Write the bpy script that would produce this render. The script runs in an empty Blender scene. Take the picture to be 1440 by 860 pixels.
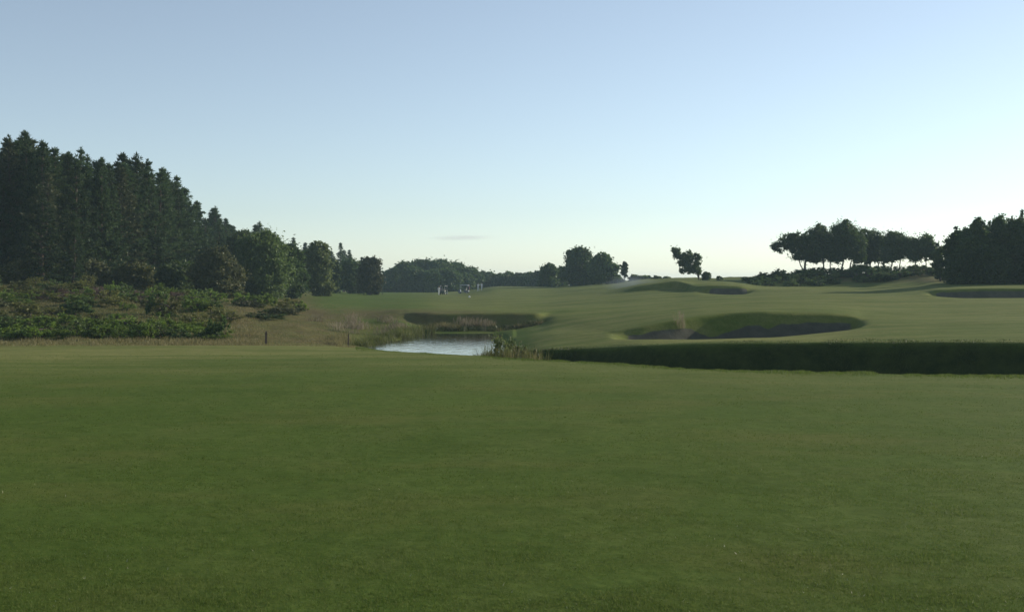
import bpy, bmesh, math, random
import numpy as np
from mathutils import Vector, Matrix
from mathutils.bvhtree import BVHTree

R = math.radians
rng = np.random.default_rng(7)
random.seed(7)
scene = bpy.context.scene
COL = scene.collection

# ------------------------------------------------------------------ camera
F = 1544.0            # focal length in reference pixels (1440 wide)
CZ = 1.65             # eye height above the tee lawn
HOR = 400.0           # row of the horizon in the 1440 x 860 frame
cam_d = bpy.data.cameras.new('camera')
cam = bpy.data.objects.new('camera', cam_d)
COL.objects.link(cam)
cam.location = (0, 0, CZ)
cam.rotation_euler = (R(90), 0, 0)
cam_d.sensor_width = 36
cam_d.lens = 36 * F / 1440
cam_d.shift_y = (HOR - 430.0) / 1440.0
cam_d.clip_start = 0.1
cam_d.clip_end = 40000
scene.camera = cam

def zpy(py, Y):
    return CZ - (py - HOR) / F * Y
def xpx(px, Y):
    return (px - 720.0) / F * Y

# ------------------------------------------------------------------ helpers
def link(o, parent=None):
    COL.objects.link(o)
    if parent is not None:
        o.parent = parent
    return o

def tag(o, label=None, cat=None, group=None, kind=None):
    if label: o['label'] = label
    if cat: o['category'] = cat
    if group: o['group'] = group
    if kind: o['kind'] = kind
    return o

def empty(name, loc=(0, 0, 0), rz=0.0):
    o = bpy.data.objects.new(name, None)
    o.empty_display_size = 0.3
    COL.objects.link(o)
    o.location = loc
    o.rotation_euler = (0, 0, rz)
    return o

def np_mesh(name, verts, faces, mat=None, smooth=False):
    """faces: list of (M,k) int arrays"""
    me = bpy.data.meshes.new(name)
    verts = np.asarray(verts, dtype=np.float32)
    if not isinstance(faces, (list, tuple)):
        faces = [faces]
    faces = [np.asarray(f, dtype=np.int32) for f in faces if len(f)]
    nl = sum(f.size for f in faces)
    nf = sum(len(f) for f in faces)
    me.vertices.add(len(verts))
    me.vertices.foreach_set('co', verts.ravel())
    me.loops.add(nl)
    me.loops.foreach_set('vertex_index', np.concatenate([f.ravel() for f in faces]))
    me.polygons.add(nf)
    starts, tot = [], 0
    for f in faces:
        k = f.shape[1]
        starts.append(tot + np.arange(len(f)) * k)
        tot += f.size
    me.polygons.foreach_set('loop_start', np.concatenate(starts).astype(np.int32))
    if smooth:
        me.polygons.foreach_set('use_smooth', np.ones(nf, dtype=bool))
    me.update(calc_edges=True)
    if mat: me.materials.append(mat)
    return me

def mesh_obj(name, me, parent=None):
    return link(bpy.data.objects.new(name, me), parent)

def copy_tree(o, parent=None):
    c = o.copy()
    COL.objects.link(c)
    if parent is not None:
        c.parent = parent
    for ch in list(o.children):
        copy_tree(ch, c)
    return c

# value noise ------------------------------------------------------
def _hash(ix, iy, seed):
    n = (ix.astype(np.int64) * 374761393 + iy.astype(np.int64) * 668265263 + seed * 974634777) & 0x7fffffff
    n = ((n ^ (n >> 13)) * 1274126177) & 0x7fffffff
    return ((n ^ (n >> 16)) & 0xffff) / 65535.0
def vnoise(x, y, seed=0):
    ix = np.floor(x); iy = np.floor(y)
    fx = x - ix; fy = y - iy
    fx = fx * fx * (3 - 2 * fx); fy = fy * fy * (3 - 2 * fy)
    a = _hash(ix, iy, seed); b = _hash(ix + 1, iy, seed)
    c = _hash(ix, iy + 1, seed); d = _hash(ix + 1, iy + 1, seed)
    return (a + (b - a) * fx) * (1 - fy) + (c + (d - c) * fx) * fy - 0.5
def fbm(x, y, seed=0, oct=3):
    s = 0; a = 1
    for i in range(oct):
        s = s + a * vnoise(x * 2 ** i, y * 2 ** i, seed + i); a *= 0.5
    return s
def sstep(a, b, x):
    t = np.clip((x - a) / (b - a), 0, 1)
    return t * t * (3 - 2 * t)

# ------------------------------------------------------------------ materials
def new_mat(name):
    m = bpy.data.materials.new(name)
    m.use_nodes = True
    nt = m.node_tree
    nt.nodes.clear()
    return m, nt, nt.nodes, nt.links

def plain(name, col, rough=0.6, metal=0.0, spec=0.4, var=0.12, scale=6.0, alpha_tr=0.0):
    m, nt, N, L = new_mat(name)
    out = N.new('ShaderNodeOutputMaterial')
    b = N.new('ShaderNodeBsdfPrincipled')
    b.inputs['Roughness'].default_value = rough
    b.inputs['Metallic'].default_value = metal
    b.inputs['Specular IOR Level'].default_value = spec
    tc = N.new('ShaderNodeTexCoord')
    nz = N.new('ShaderNodeTexNoise'); nz.inputs['Scale'].default_value = scale; nz.inputs['Detail'].default_value = 4
    L.new(tc.outputs['Object'], nz.inputs['Vector'])
    mx = N.new('ShaderNodeMix'); mx.data_type = 'RGBA'
    mx.inputs['A'].default_value = (*[c * (1 - var) for c in col], 1)
    mx.inputs['B'].default_value = (*[min(1, c * (1 + var)) for c in col], 1)
    L.new(nz.outputs['Fac'], mx.inputs['Factor'])
    L.new(mx.outputs['Result'], b.inputs['Base Color'])
    if alpha_tr:
        b.inputs['Transmission Weight'].default_value = alpha_tr
    L.new(b.outputs['BSDF'], out.inputs['Surface'])
    return m

def leaf_mat(name, cols, trans=0.35, rough=0.6, spec=0.25, objvar=0.35):
    """foliage: colour varies per leaf island and per plant, light leaks through the leaf"""
    m, nt, N, L = new_mat(name)
    out = N.new('ShaderNodeOutputMaterial')
    geo = N.new('ShaderNodeNewGeometry')
    oi = N.new('ShaderNodeObjectInfo')
    ramp = N.new('ShaderNodeValToRGB')
    els = ramp.color_ramp.elements
    for i, c in enumerate(cols):
        p = i / max(1, len(cols) - 1)
        e = els[i] if i < 2 else els.new(p)
        e.position = p
        e.color = (*c, 1)
    L.new(geo.outputs['Random Per Island'], ramp.inputs['Fac'])
    mr = N.new('ShaderNodeMapRange')
    mr.inputs['To Min'].default_value = 1 - objvar
    mr.inputs['To Max'].default_value = 1 + objvar
    L.new(oi.outputs['Random'], mr.inputs['Value'])
    mul = N.new('ShaderNodeMix'); mul.data_type = 'RGBA'; mul.blend_type = 'MULTIPLY'
    mul.inputs['Factor'].default_value = 1
    cmb = N.new('ShaderNodeCombineColor')
    L.new(mr.outputs['Result'], cmb.inputs[0]); L.new(mr.outputs['Result'], cmb.inputs[1]); L.new(mr.outputs['Result'], cmb.inputs[2])
    L.new(ramp.outputs['Color'], mul.inputs['A']); L.new(cmb.outputs['Color'], mul.inputs['B'])
    b = N.new('ShaderNodeBsdfPrincipled')
    b.inputs['Roughness'].default_value = rough
    b.inputs['Specular IOR Level'].default_value = spec
    L.new(mul.outputs['Result'], b.inputs['Base Color'])
    t = N.new('ShaderNodeBsdfTranslucent')
    L.new(mul.outputs['Result'], t.inputs['Color'])
    ms = N.new('ShaderNodeMixShader'); ms.inputs['Fac'].default_value = trans
    L.new(b.outputs['BSDF'], ms.inputs[1]); L.new(t.outputs['BSDF'], ms.inputs[2])
    L.new(ms.outputs['Shader'], out.inputs['Surface'])
    return m

M = {}
M['pine'] = leaf_mat('pine_needles', [(.024, .046, .018), (.042, .074, .027), (.068, .102, .038)], trans=.36, spec=.15)
M['pine_light'] = leaf_mat('light_pine_needles', [(.040, .055, .022), (.065, .082, .030), (.10, .105, .045)], trans=.25)
M['bark'] = plain('pine_bark', (.075, .052, .038), .9, scale=9, var=.35)
M['grey_bark'] = plain('grey_bark', (.085, .072, .06), .9, scale=9, var=.35)
M['leaf_dark'] = leaf_mat('dark_leaves', [(.030, .056, .018), (.052, .090, .026), (.082, .122, .036)], trans=.4, spec=.15)
M['leaf_mid'] = leaf_mat('mid_leaves', [(.050, .085, .022), (.082, .125, .034), (.115, .16, .048)], trans=.4)
M['leaf_light'] = leaf_mat('willow_leaves', [(.085, .125, .034), (.14, .18, .055), (.19, .225, .08)], trans=.4)
M['leaf_brown'] = leaf_mat('brownish_leaves', [(.050, .062, .024), (.080, .088, .034), (.11, .11, .045)], trans=.3)
M['leaf_bright'] = leaf_mat('bright_fern_leaves', [(.062, .110, .016), (.112, .180, .026), (.175, .235, .042)], trans=.45, objvar=.3)
M['gorse'] = leaf_mat('gorse_leaves', [(.060, .080, .018), (.115, .125, .030), (.17, .165, .048)], trans=.42)
M['heather'] = leaf_mat('heather_sprigs', [(.075, .058, .038), (.13, .085, .065), (.17, .11, .095)], trans=.3)
M['reed_leaf'] = leaf_mat('pale_brown_leaves', [(.065, .07, .026), (.105, .11, .042), (.15, .15, .065)], trans=.4)
M['reed'] = leaf_mat('dry_reed', [(.12, .10, .055), (.20, .165, .10), (.29, .25, .17)], trans=.35)
M['plume'] = leaf_mat('reed_plume', [(.14, .11, .075), (.21, .17, .12), (.30, .25, .19)], trans=.4)
M['rush'] = leaf_mat('green_rush', [(.055, .075, .018), (.095, .115, .026), (.15, .15, .045)], trans=.4)
M['drygrass'] = leaf_mat('dry_grass_blades', [(.10, .10, .034), (.17, .15, .06), (.25, .21, .10)], trans=.4)
M['turf_blade'] = leaf_mat('turf_blades', [(.066, .108, .019), (.096, .140, .030), (.145, .172, .052)], trans=.4, objvar=0, spec=.06)
M['shade_dark_blade'] = leaf_mat('shade_dark_blades', [(.020, .034, .010), (.035, .052, .015), (.06, .075, .024)], trans=.35)  # blade colour darkened to carry the shade of the ditch and back bank
M['clover'] = leaf_mat('pale_clover', [(.14, .18, .07), (.22, .25, .12), (.34, .34, .22)], trans=.3, objvar=0)
M['wood'] = plain('weathered_stake_wood', (.09, .06, .045), .85, var=.3, scale=14)
M['stem'] = plain('shrub_stem', (.06, .045, .032), .9, var=.3)

# ground ------------------------------------------------------------
def ground_mat():
    m, nt, N, L = new_mat('ground_turf')
    out = N.new('ShaderNodeOutputMaterial')
    b = N.new('ShaderNodeBsdfPrincipled')
    b.inputs['Roughness'].default_value = .85
    b.inputs['Specular IOR Level'].default_value = .02
    b.inputs['Sheen Weight'].default_value = .0
    geo = N.new('ShaderNodeNewGeometry')
    def noise(scale, detail=4, rough=.55, sx=1, sy=1):
        mp = N.new('ShaderNodeMapping')
        mp.inputs['Scale'].default_value = (sx, sy, 1)
        L.new(geo.outputs['Position'], mp.inputs['Vector'])
        n = N.new('ShaderNodeTexNoise')
        n.inputs['Scale'].default_value = scale
        n.inputs['Detail'].default_value = detail
        n.inputs['Roughness'].default_value = rough
        L.new(mp.outputs['Vector'], n.inputs['Vector'])
        return n.outputs['Fac']
    def rng_(v, a, b_, lo=0, hi=1):
        r = N.new('ShaderNodeMapRange')
        r.inputs['From Min'].default_value = a; r.inputs['From Max'].default_value = b_
        r.inputs['To Min'].default_value = lo; r.inputs['To Max'].default_value = hi
        L.new(v, r.inputs['Value']); return r.outputs['Result']
    def mix(f, A, B, mode='MIX'):
        x = N.new('ShaderNodeMix'); x.data_type = 'RGBA'; x.blend_type = mode
        if isinstance(f, float): x.inputs['Factor'].default_value = f
        else: L.new(f, x.inputs['Factor'])
        for s, v in (('A', A), ('B', B)):
            if isinstance(v, tuple): x.inputs[s].default_value = (*v, 1)
            else: L.new(v, x.inputs[s])
        return x.outputs['Result']
    def att(n):
        a = N.new('ShaderNodeAttribute'); a.attribute_name = n; return a.outputs['Fac']
    def math_(op, a, b_):
        x = N.new('ShaderNodeMath'); x.operation = op
        for i, v in enumerate((a, b_)):
            if isinstance(v, (int, float)): x.inputs[i].default_value = v
            else: L.new(v, x.inputs[i])
        return x.outputs[0]
    # mown turf
    g = mix(rng_(noise(.09, 5, .65), .38, .62), (.068, .112, .021), (.096, .138, .030))
    g = mix(rng_(noise(.9, 5, .65, 1, .6), .45, .75), g, (.112, .140, .038))
    g = mix(rng_(noise(5.5, 6, .75), .35, .72, 0, .75), g, (.032, .060, .007))
    g = mix(rng_(noise(26, 6, .8), .48, .75, 0, .75), g, (.110, .130, .026))
    g = mix(rng_(noise(2.2, 7, .8), .62, .80, 0, .6), g, (.120, .120, .03))
    g = mix(rng_(noise(.28, 6, .72, .6, 1.4), .5, .72, 0, .75), g, (.118, .122, .034))
    g = mix(rng_(noise(.5, 6, .72), .52, .74, 0, .6), g, (.040, .070, .010))
    # thin dry turf near the edges and on the semi rough; the sunlit bunker lip is coloured with it too
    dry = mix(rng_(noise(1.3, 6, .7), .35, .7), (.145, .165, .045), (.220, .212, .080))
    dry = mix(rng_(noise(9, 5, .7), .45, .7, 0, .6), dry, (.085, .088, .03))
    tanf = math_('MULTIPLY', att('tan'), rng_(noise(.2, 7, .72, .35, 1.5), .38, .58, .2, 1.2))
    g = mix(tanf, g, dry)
    # heath: brown sedge, bare peat, mossy green
    h = mix(rng_(noise(.35, 6, .65), .38, .64), (.115, .092, .042), (.095, .105, .030))
    h = mix(math_('MULTIPLY', att('moss'), rng_(noise(.8, 6, .7), .3, .6, .3, 1)), h, (.060, .075, .018))
    h = mix(rng_(noise(1.6, 6, .7), .5, .72, 0, .8), h, (.055, .050, .024))
    h = mix(rng_(noise(7, 5, .7), .5, .75, 0, .6), h, (.15, .115, .065))
    hf = math_('MULTIPLY', att('heath'), 1.0)
    hn = math_('ADD', hf, math_('MULTIPLY', math_('SUBTRACT', noise(.7, 5, .7), .5), math_('MULTIPLY', hf, math_('SUBTRACT', 1.0, hf))))
    hn = rng_(hn, .1, .9)
    c = mix(hn, g, h)
    # lush bank
    lu = mix(rng_(noise(1.1, 6, .7), .35, .68), (.075, .095, .020), (.125, .125, .034))
    lu = mix(rng_(noise(5, 5, .7), .5, .75, 0, .6), lu, (.045, .06, .016))
    c = mix(att('lush'), c, lu)
    c = mix(att('bank'), c, mix(rng_(noise(1.4, 6, .7), .35, .65), (.022, .034, .012), (.045, .058, .018)))  # ditch bank: its shade is put into the turf colour
    # bunker sand
    sd = mix(rng_(noise(1.2, 5, .6), .35, .7), (.070, .070, .052), (.105, .102, .076))
    sd = mix(rng_(noise(11, 5, .7), .5, .8, 0, .5), sd, (.06, .055, .042))
    sf = rng_(math_('ADD', att('sand'), math_('MULTIPLY', math_('SUBTRACT', noise(1.5, 5, .7), .5), .5)), .42, .58)
    sf = math_('MULTIPLY', sf, rng_(att('sand'), .02, .1))
    c = mix(sf, c, sd)
    L.new(c, b.inputs['Base Color'])
    bp = N.new('ShaderNodeBump'); bp.inputs['Strength'].default_value = .42; bp.inputs['Distance'].default_value = .05
    bs = math_('ADD', math_('MULTIPLY', noise(30, 5, .75), .35), math_('ADD', math_('MULTIPLY', noise(4, 6, .75), 1.0), math_('MULTIPLY', noise(.9, 4, .7), 3.0)))
    L.new(bs, bp.inputs['Height'])
    L.new(bp.outputs['Normal'], b.inputs['Normal'])
    L.new(b.outputs['BSDF'], out.inputs['Surface'])
    return m
M['ground'] = ground_mat()

# ------------------------------------------------------------------ terrain table
# per column: E N Fb T L1 L2 Q1 Q2 L3 P1 P2 M1 S1 S2 S3 C1 C2
# (row, Y) for a point seen at that row, ('z', z, Y) for a hidden one
def E(py):
    return (py, CZ / ((py - HOR) / F - .026))
Zt = lambda z, Y: ('z', z, Y)
WT = [Zt(-2.6, 52), Zt(-2.7, 56), Zt(-2.7, 62), Zt(-2.7, 68), Zt(-2.7, 74), Zt(-2.6, 80), Zt(-2.4, 84), Zt(-2.15, 87.5)]
TAB = {
 0:   [E(488), (484, 58), (480, 61), (472, 66), (462, 70), (452, 74), (440, 79), (430, 84), (420, 89), (410, 95), (402, 103), (396, 112), (392, 130), (391, 150), (390, 170), (388, 200), (386, 280)],
 150: [E(488), (484, 57), (478, 61), (470, 66), (461, 70), (452, 74), (442, 79), (433, 84), (424, 90), (415, 97), (407, 106), (401, 118), (398, 135), (397, 150), (396, 170), (394, 210), (392, 290)],
 330: [E(487), (486, 56), (482, 60), (477, 64), (470, 68), (463, 72), (455, 77), (447, 82), (440, 88), (433, 95), (427, 103), (420, 116), (415, 135), (413, 150), (411, 170), (408, 220), (405, 300)],
 430: [E(487), (486, 56), (483, 60), (478, 65), (472, 70), (466, 75), (459, 80), (452, 85), (445, 92), (439, 99), (434, 108), (427, 125), (420, 150), (416, 170), (411.5, 195), (408.5, 225), (411, 300)],
 515: [E(490), (489.5, 56), (489.5, 63), (487, 70), (482, 74), (476, 78), (469, 82), (461, 86), (452, 91), (445, 96), (439, 102), (432, 120), (426, 140), (421, 165), (416.5, 195), (413.5, 235), (410.5, 330)],
 560: [E(492.5), Zt(-2.4, 56), Zt(-2.5, 60), Zt(-2.5, 65), Zt(-2.45, 70), (479, 75), (471, 81), (462, 86), (453, 90), (446, 94), (440, 98), (432, 118), (426, 140), (421, 165), (417, 195), (414, 235), (410.5, 330)],
 600: [E(495)] + WT + [(461, 90), (440, 95), (432, 118), (426, 140), (421, 165), (417, 195), (414, 235), (410.5, 330)],
 650: [E(498)] + WT + [(459, 90.5), (440, 95), (432, 118), (426, 140), (420.5, 165), (416, 195), (413, 235), (409, 330)],
 695: [E(501.5)] + WT + [(462, 89.5), (440, 95), (432, 118), (425, 140), (419, 165), (412, 195), (405, 230), (402.5, 300)],
 735: [E(504), Zt(-2.5, 43.5), Zt(-2.5, 47), (491, 56), (487, 60), (480, 66), (474, 72), (468, 78), (462, 85), Zt(-1.8, 89), (440, 95), (431.5, 118), (424.5, 140), (418, 165), (411.5, 195), (405, 230), (403, 300)],
 702: [E(502)] + WT + [(462, 89.5), (440, 95), (432, 118), (425, 140), (419, 165), (412, 195), (405, 230), (402.5, 300)],
 708: [E(502.7), Zt(-2.5, 44), Zt(-2.45, 52), (491, 63), (486, 67), (481, 71), (476, 75.5), (471, 80.5), (466.5, 86), Zt(-2.1, 89), (440, 95), (432, 118), (425, 140), (419, 165), (412, 195), (405, 230), (402.5, 300)],
 760: [E(505.5), Zt(-2.4, 42), Zt(-2.4, 46), (489, 51.5), (483, 57), (477, 63.5), (470, 70), (464.5, 77), (458, 85), Zt(-1.6, 91), (439, 96), (431.5, 118), (424.5, 140), (418, 165), (411.5, 195), (405, 230), (403, 300)],
 775: [E(506), Zt(-2.3, 41.5), Zt(-2.3, 46), (488, 50), (482, 55.5), (475.5, 62), (469, 68), (462, 76), (454, 84), (446, 91), (438.5, 97), (431, 118), (424, 140), (417, 165), (411, 195), (405, 230), (403.5, 300)],
 860: [E(511), Zt(-2.2, 38), Zt(-2.2, 44), (486, 47), (474, 54), (471, 56), (468.5, 58), (467, 59.5), (465.5, 61), (445, 80), (432, 100), (427, 118), (416, 145), (414, 150), (411, 155), (404, 190), (396, 260)],
 900: [E(513.5), Zt(-2.2, 36), Zt(-2.2, 42), (484.7, 45), (474, 51.5), Zt(-1.7, 53), Zt(-1.7, 55), Zt(-1.5, 59.4), (458.5, 60.6), (439, 80), (428, 100), (424, 118), (412, 145), (409, 149), (402, 151.5), (397, 190), (392, 260)],
 950: [E(517), Zt(-2.2, 34.5), Zt(-2.2, 41.2), (483, 44), (475, 50), Zt(-1.8, 53), Zt(-1.75, 55.5), Zt(-1.5, 60.3), (447, 61.6), (434, 80), (424, 100), (421, 118), (407, 147.5), (404, 149.5), (395.5, 152), (393, 180), (390, 250)],
 980: [E(518), Zt(-2.2, 34), Zt(-2.2, 40.6), (482, 43.2), (475, 49), Zt(-1.8, 52), Zt(-1.7, 55), Zt(-1.5, 58), (442, 62.5), (430, 80), (422, 100), (419, 115), (411, 131), (408, 134), (403, 137), (394.3, 172), (390, 245)],
 994: [E(518.5), Zt(-2.2, 33.8), Zt(-2.2, 40.4), (481.7, 43), (474.3, 49), Zt(-1.8, 52), Zt(-1.65, 55), Zt(-1.5, 58.5), (440, 62.8), (429.6, 80), (421.7, 100), (418.3, 114.5), (412, 129.5), Zt(-.05, 132), (402, 134.5), (395, 170), (389.7, 230)],
 1022:[E(519.5), Zt(-2.2, 33.5), Zt(-2.2, 40), (481, 42.5), (473, 49), Zt(-1.7, 52), Zt(-1.6, 55), Zt(-1.5, 59.5), (437, 63.3), (429, 80), (421, 100), (417, 114), (413, 129), Zt(-.1, 131.5), (401.5, 134), (396, 165), (389, 205)],
 1047:[E(519.9), Zt(-2.2, 33.1), Zt(-2.2, 39.6), (480.5, 42.3), (471.5, 49.4), Zt(-1.65, 52.8), Zt(-1.57, 55.7), Zt(-1.5, 60), (435.3, 63.4), (428.6, 80), (420.6, 100), (417, 114), (412.5, 129), Zt(-.05, 131.5), (402, 134), (399, 165), (387.5, 190)],
 1055:[E(520), Zt(-2.2, 33), Zt(-2.2, 39.5), (480.3, 42.2), (471, 49.5), Zt(-1.6, 53), Zt(-1.55, 56), Zt(-1.5, 60.2), (434.8, 63.5), (428.5, 80), (420.5, 100), (417, 114), (411, 131), (408, 133), (404, 136), (400, 165), (387, 185)],
 1080:[E(520.5), Zt(-2.2, 32.5), Zt(-2.2, 39.3), (480, 42), (470, 50), Zt(-1.6, 53), Zt(-1.5, 56), Zt(-1.4, 60.3), (434.5, 63.5), (428, 80), (420, 100), (416, 114), (409, 131), (407, 135), (405, 140), (403, 163), (384.5, 182)],
 1160:[E(521.5), Zt(-2.2, 32), Zt(-2.2, 38.8), (479, 41.5), (463, 53), Zt(-1.35, 55.5), Zt(-1.25, 58), Zt(-1.1, 61.3), (437.5, 64.3), (428, 80), (420, 100), (415.5, 113), (409, 128), (407, 134), (405, 141), (403, 163), (382, 180)],
 1196:[E(522.1), Zt(-2.2, 31.6), Zt(-2.2, 38.4), (478.7, 41.2), (459, 55), Zt(-1.15, 57), Zt(-1.05, 59.5), Zt(-.95, 61.8), (441.5, 64.3), (429, 80), (420.5, 100), (415.2, 112.5), (409.5, 126), (407.5, 133.5), (405.5, 141.5), (403, 163), (381.5, 180)],
 1214:[E(522.5), Zt(-2.2, 31.3), Zt(-2.2, 38.2), (478.5, 41), (456, 56), (452, 58), (450, 60), (448, 62), (446, 64), (430, 80), (421, 100), (415, 112), (410, 125), (408, 133), (406, 142), (403, 163), (381, 180)],
 1285:[E(524.5), Zt(-2.1, 30), Zt(-2.1, 36.8), (478, 39.7), (463.5, 48.5), (457, 53.5), (451.5, 58.5), (447, 63), (443, 67), (431.5, 80), (421, 100), (418.5, 103), (413, 110), (410, 115), (407, 122), (401, 150), (381, 178)],
 1305:[E(525), Zt(-2.1, 29.6), Zt(-2.1, 36.5), (478, 39.5), (464, 48), (458, 53), (452, 58), (447, 63), (443, 67), (432, 80), (421.5, 100), (419, 102), (414, 106), (411, 109), (409, 112), (400.5, 140), (383, 175)],
 1318:[E(525.3), Zt(-2.1, 29.5), Zt(-2.1, 36.3), (478.2, 39.3), (463.8, 47.8), (457.7, 53), (451.7, 58), (446.8, 63), (442.7, 67.2), (431.8, 80.5), (421.7, 99.8), (420, 101.8), (416.5, 105), Zt(-.1, 108), (405.8, 111), (401, 135), (386, 172)],
 1350:[E(526), Zt(-2.1, 29.4), Zt(-2.1, 36), (478.5, 39), (463.5, 47.5), (457, 53), (451, 58), (446.5, 63), (442, 67.5), (431.5, 81), (422, 99.5), (421, 101.5), (418.5, 104.5), Zt(-.3, 107.5), (404.5, 111), (401, 130), (390, 170)],
 1440:[E(527.5), Zt(-2.05, 29), Zt(-2.05, 35), (479.5, 38), (463, 47), (456, 53), (450, 58), (446, 63), (441, 68), (431, 82), (422, 99.5), (421, 101.5), (418, 104.5), Zt(-.3, 107.5), (404, 111), (400, 130), (392, 170)],
 1580:[E(529), Zt(-2.0, 28), Zt(-2.0, 33.5), (481, 36.5), (464, 46), (457, 53), (450, 58), (445, 63), (440, 68), (430, 82), (420, 99.5), (418, 102), (415, 106), (412, 109), (409, 112), (400, 130), (392, 170)],
}
NB = 17
tpx = np.array(sorted(TAB))
tY = np.zeros((len(tpx), NB)); tZ = np.zeros((len(tpx), NB))
for i, p in enumerate(tpx):
    row = TAB[int(p)]
    assert len(row) == NB, (p, len(row))
    for k, e in enumerate(row):
        if len(e) == 3:
            tZ[i, k], tY[i, k] = e[1], e[2]
        else:
            tY[i, k] = e[1]; tZ[i, k] = zpy(e[0], e[1])

for i, p in enumerate(tpx):                      # banks and bunker faces are steep
    if p >= 735: tY[i, 2] = max(tY[i, 2], tY[i, 3] - 1.5)
    if p >= 600 and p <= 760: tY[i, 9] = 91.6; tY[i, 10] = 93.0
    if 900 <= p <= 1200: tY[i, 7] = max(tY[i, 7], tY[i, 8] - 1.15)
    if p in (994, 1022, 1047, 1318, 1350, 1440): tY[i, 13] = tY[i, 14] - 1.3
    if p in (900, 950): tY[i, 13] = tY[i, 14] - 1.5; tZ[i, 13] = tZ[i, 12] + .12
cols = np.concatenate([[-40000, -14000, -6000, -3000, -1800], np.arange(-1200, -120, 24), np.arange(-120, 1560, 2.6),
                       np.arange(1560, 2640, 24), [3200, 4400, 7500, 15500, 41000]])
NC = len(cols)
def smooth1(a, sig, axis):
    r = int(sig * 3) + 1
    k = np.exp(-.5 * (np.arange(-r, r + 1) / sig) ** 2); k /= k.sum()
    pad = [(0, 0)] * a.ndim; pad[axis] = (r, r)
    return np.apply_along_axis(lambda v: np.convolve(v, k, 'valid'), axis, np.pad(a, pad, mode='edge'))
bY = np.stack([np.interp(cols, tpx, tY[:, k]) for k in range(NB)], 1)
bZ = np.stack([np.interp(cols, tpx, tZ[:, k]) for k in range(NB)], 1)
i0 = np.searchsorted(cols, -120); i1 = np.searchsorted(cols, 1560)
for A in (bY, bZ):
    A[i0:i1] = smooth1(A[i0:i1], 2.2, 0)
# far rows
bY = np.concatenate([bY, np.full((NC, 1), 700.), np.full((NC, 1), 2600.)], 1)
bZ = np.concatenate([bZ, np.full((NC, 1), -1.0), np.full((NC, 1), -4.0)], 1)
# s coordinate: 0 = under the camera, 1 = E, 2 = N, ... 17 = C2, 18, 19
rows_s, Ys, Zs = [], [], []
def lawn_z(Y): return -.026 * np.maximum(Y, 0) - .0 * Y
for Yb in (-160, -60, -20, -6):
    rows_s.append(-1 + 0 * Yb); Ys.append(np.full(NC, float(Yb))); Zs.append(np.zeros(NC))
for t in np.linspace(0, 1, 70)[:-1]:
    rows_s.append(t); Y = t ** 1.4 * bY[:, 0]
    Ys.append(Y); Zs.append(lawn_z(Y) + (bZ[:, 0] - lawn_z(bY[:, 0])) * t)
sub = [6, 5, 9, 8, 6, 8, 7, 8, 10, 7, 10, 7, 6, 6, 8, 8, 10, 5]
for k in range(NB + 1):
    for j in range(sub[k]):
        t = j / sub[k]
        rows_s.append(1 + k + t)
        Ys.append(bY[:, k] * (1 - t) + bY[:, k + 1] * t)
        Zs.append(bZ[:, k] * (1 - t) + bZ[:, k + 1] * t)
rows_s.append(19.0); Ys.append(bY[:, -1]); Zs.append(bZ[:, -1])
S = np.array(rows_s); GY = np.array(Ys); GZ = np.array(Zs)          # (NR, NC)
NR = len(S)
GZ = smooth1(GZ, 1.0, 0)
def gfan(Y):
    return np.where(Y >= 20, Y, np.maximum(20 * np.exp((np.minimum(Y, 20) - 20) / 20), 6.0))
GX = (cols[None, :] - 720) / F * gfan(GY)
SS = np.repeat(S[:, None], NC, 1); PX = np.repeat(cols[None, :], NR, 0)
# ground texture as relief
heath = sstep(2.0, 3.0, SS) * (1 - sstep(430, 545, PX)) * (1 - sstep(405, 470, PX) * sstep(10.2, 12.0, SS))
heath = np.maximum(heath, sstep(455, 490, PX) * (1 - sstep(600, 760, PX)) * sstep(9.0, 10.2, SS) * (1 - sstep(11.0, 12.0, SS)) * .85)
heath = np.maximum(heath, sstep(560, 600, PX) * (1 - sstep(730, 775, PX)) * sstep(9.4, 9.9, SS) * (1 - sstep(10.8, 11.3, SS)) * .7)
mound = sstep(1040, 1075, PX) * sstep(16.05, 16.4, SS)
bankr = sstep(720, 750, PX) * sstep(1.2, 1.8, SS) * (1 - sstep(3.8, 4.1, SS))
rough_amp = .02 + .20 * heath + .12 * mound + .22 * bankr
GZ += rough_amp * fbm(GX / 2.6, GY / 2.6, 3) * sstep(3, 15, GY) + (.10 + .16 * (SS > 4)) * fbm(GX / 14., GY / 14., 9) * sstep(10, 30, GY) * (1 - sstep(44, 52, GY) * (GZ < -1.9))
GZ += .05 * fbm(GX / 5., GY / 7., 21) * sstep(12, 30, GY) * (SS < 1.3)
GZ += .10 * fbm(GX / 5.5, GY / 5.5, 33, 2) * sstep(9, 10.5, SS) * (SS < 17)
sand = np.zeros_like(GX)
e1 = sstep(866, 900, PX) * (1 - sstep(1180, 1214, PX)) * sstep(5.15, 5.5, SS)
back = 8.55 + .22 * fbm(PX / 40., SS * 0, 71) - .25 * sstep(960, 990, PX) * (1 - sstep(1020, 1075, PX))
sand = np.maximum(sand, e1 * (1 - sstep(back - .12, back + .12, SS)))
e2 = np.maximum(sstep(992, 1004, PX) * (1 - sstep(1045, 1056, PX)), sstep(1308, 1325, PX) * (1 - sstep(1500, 1560, PX)))
sand = np.maximum(sand, e2 * sstep(13.2, 13.5, SS) * (1 - sstep(14.75, 14.9, SS)))
lush = np.zeros_like(GX)
lush = np.maximum(lush, sstep(480, 515, PX) * (1 - sstep(610, 630, PX)) * sstep(3.2, 4.2, SS) * (1 - sstep(8.6, 9.3, SS)) * .9)
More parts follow.
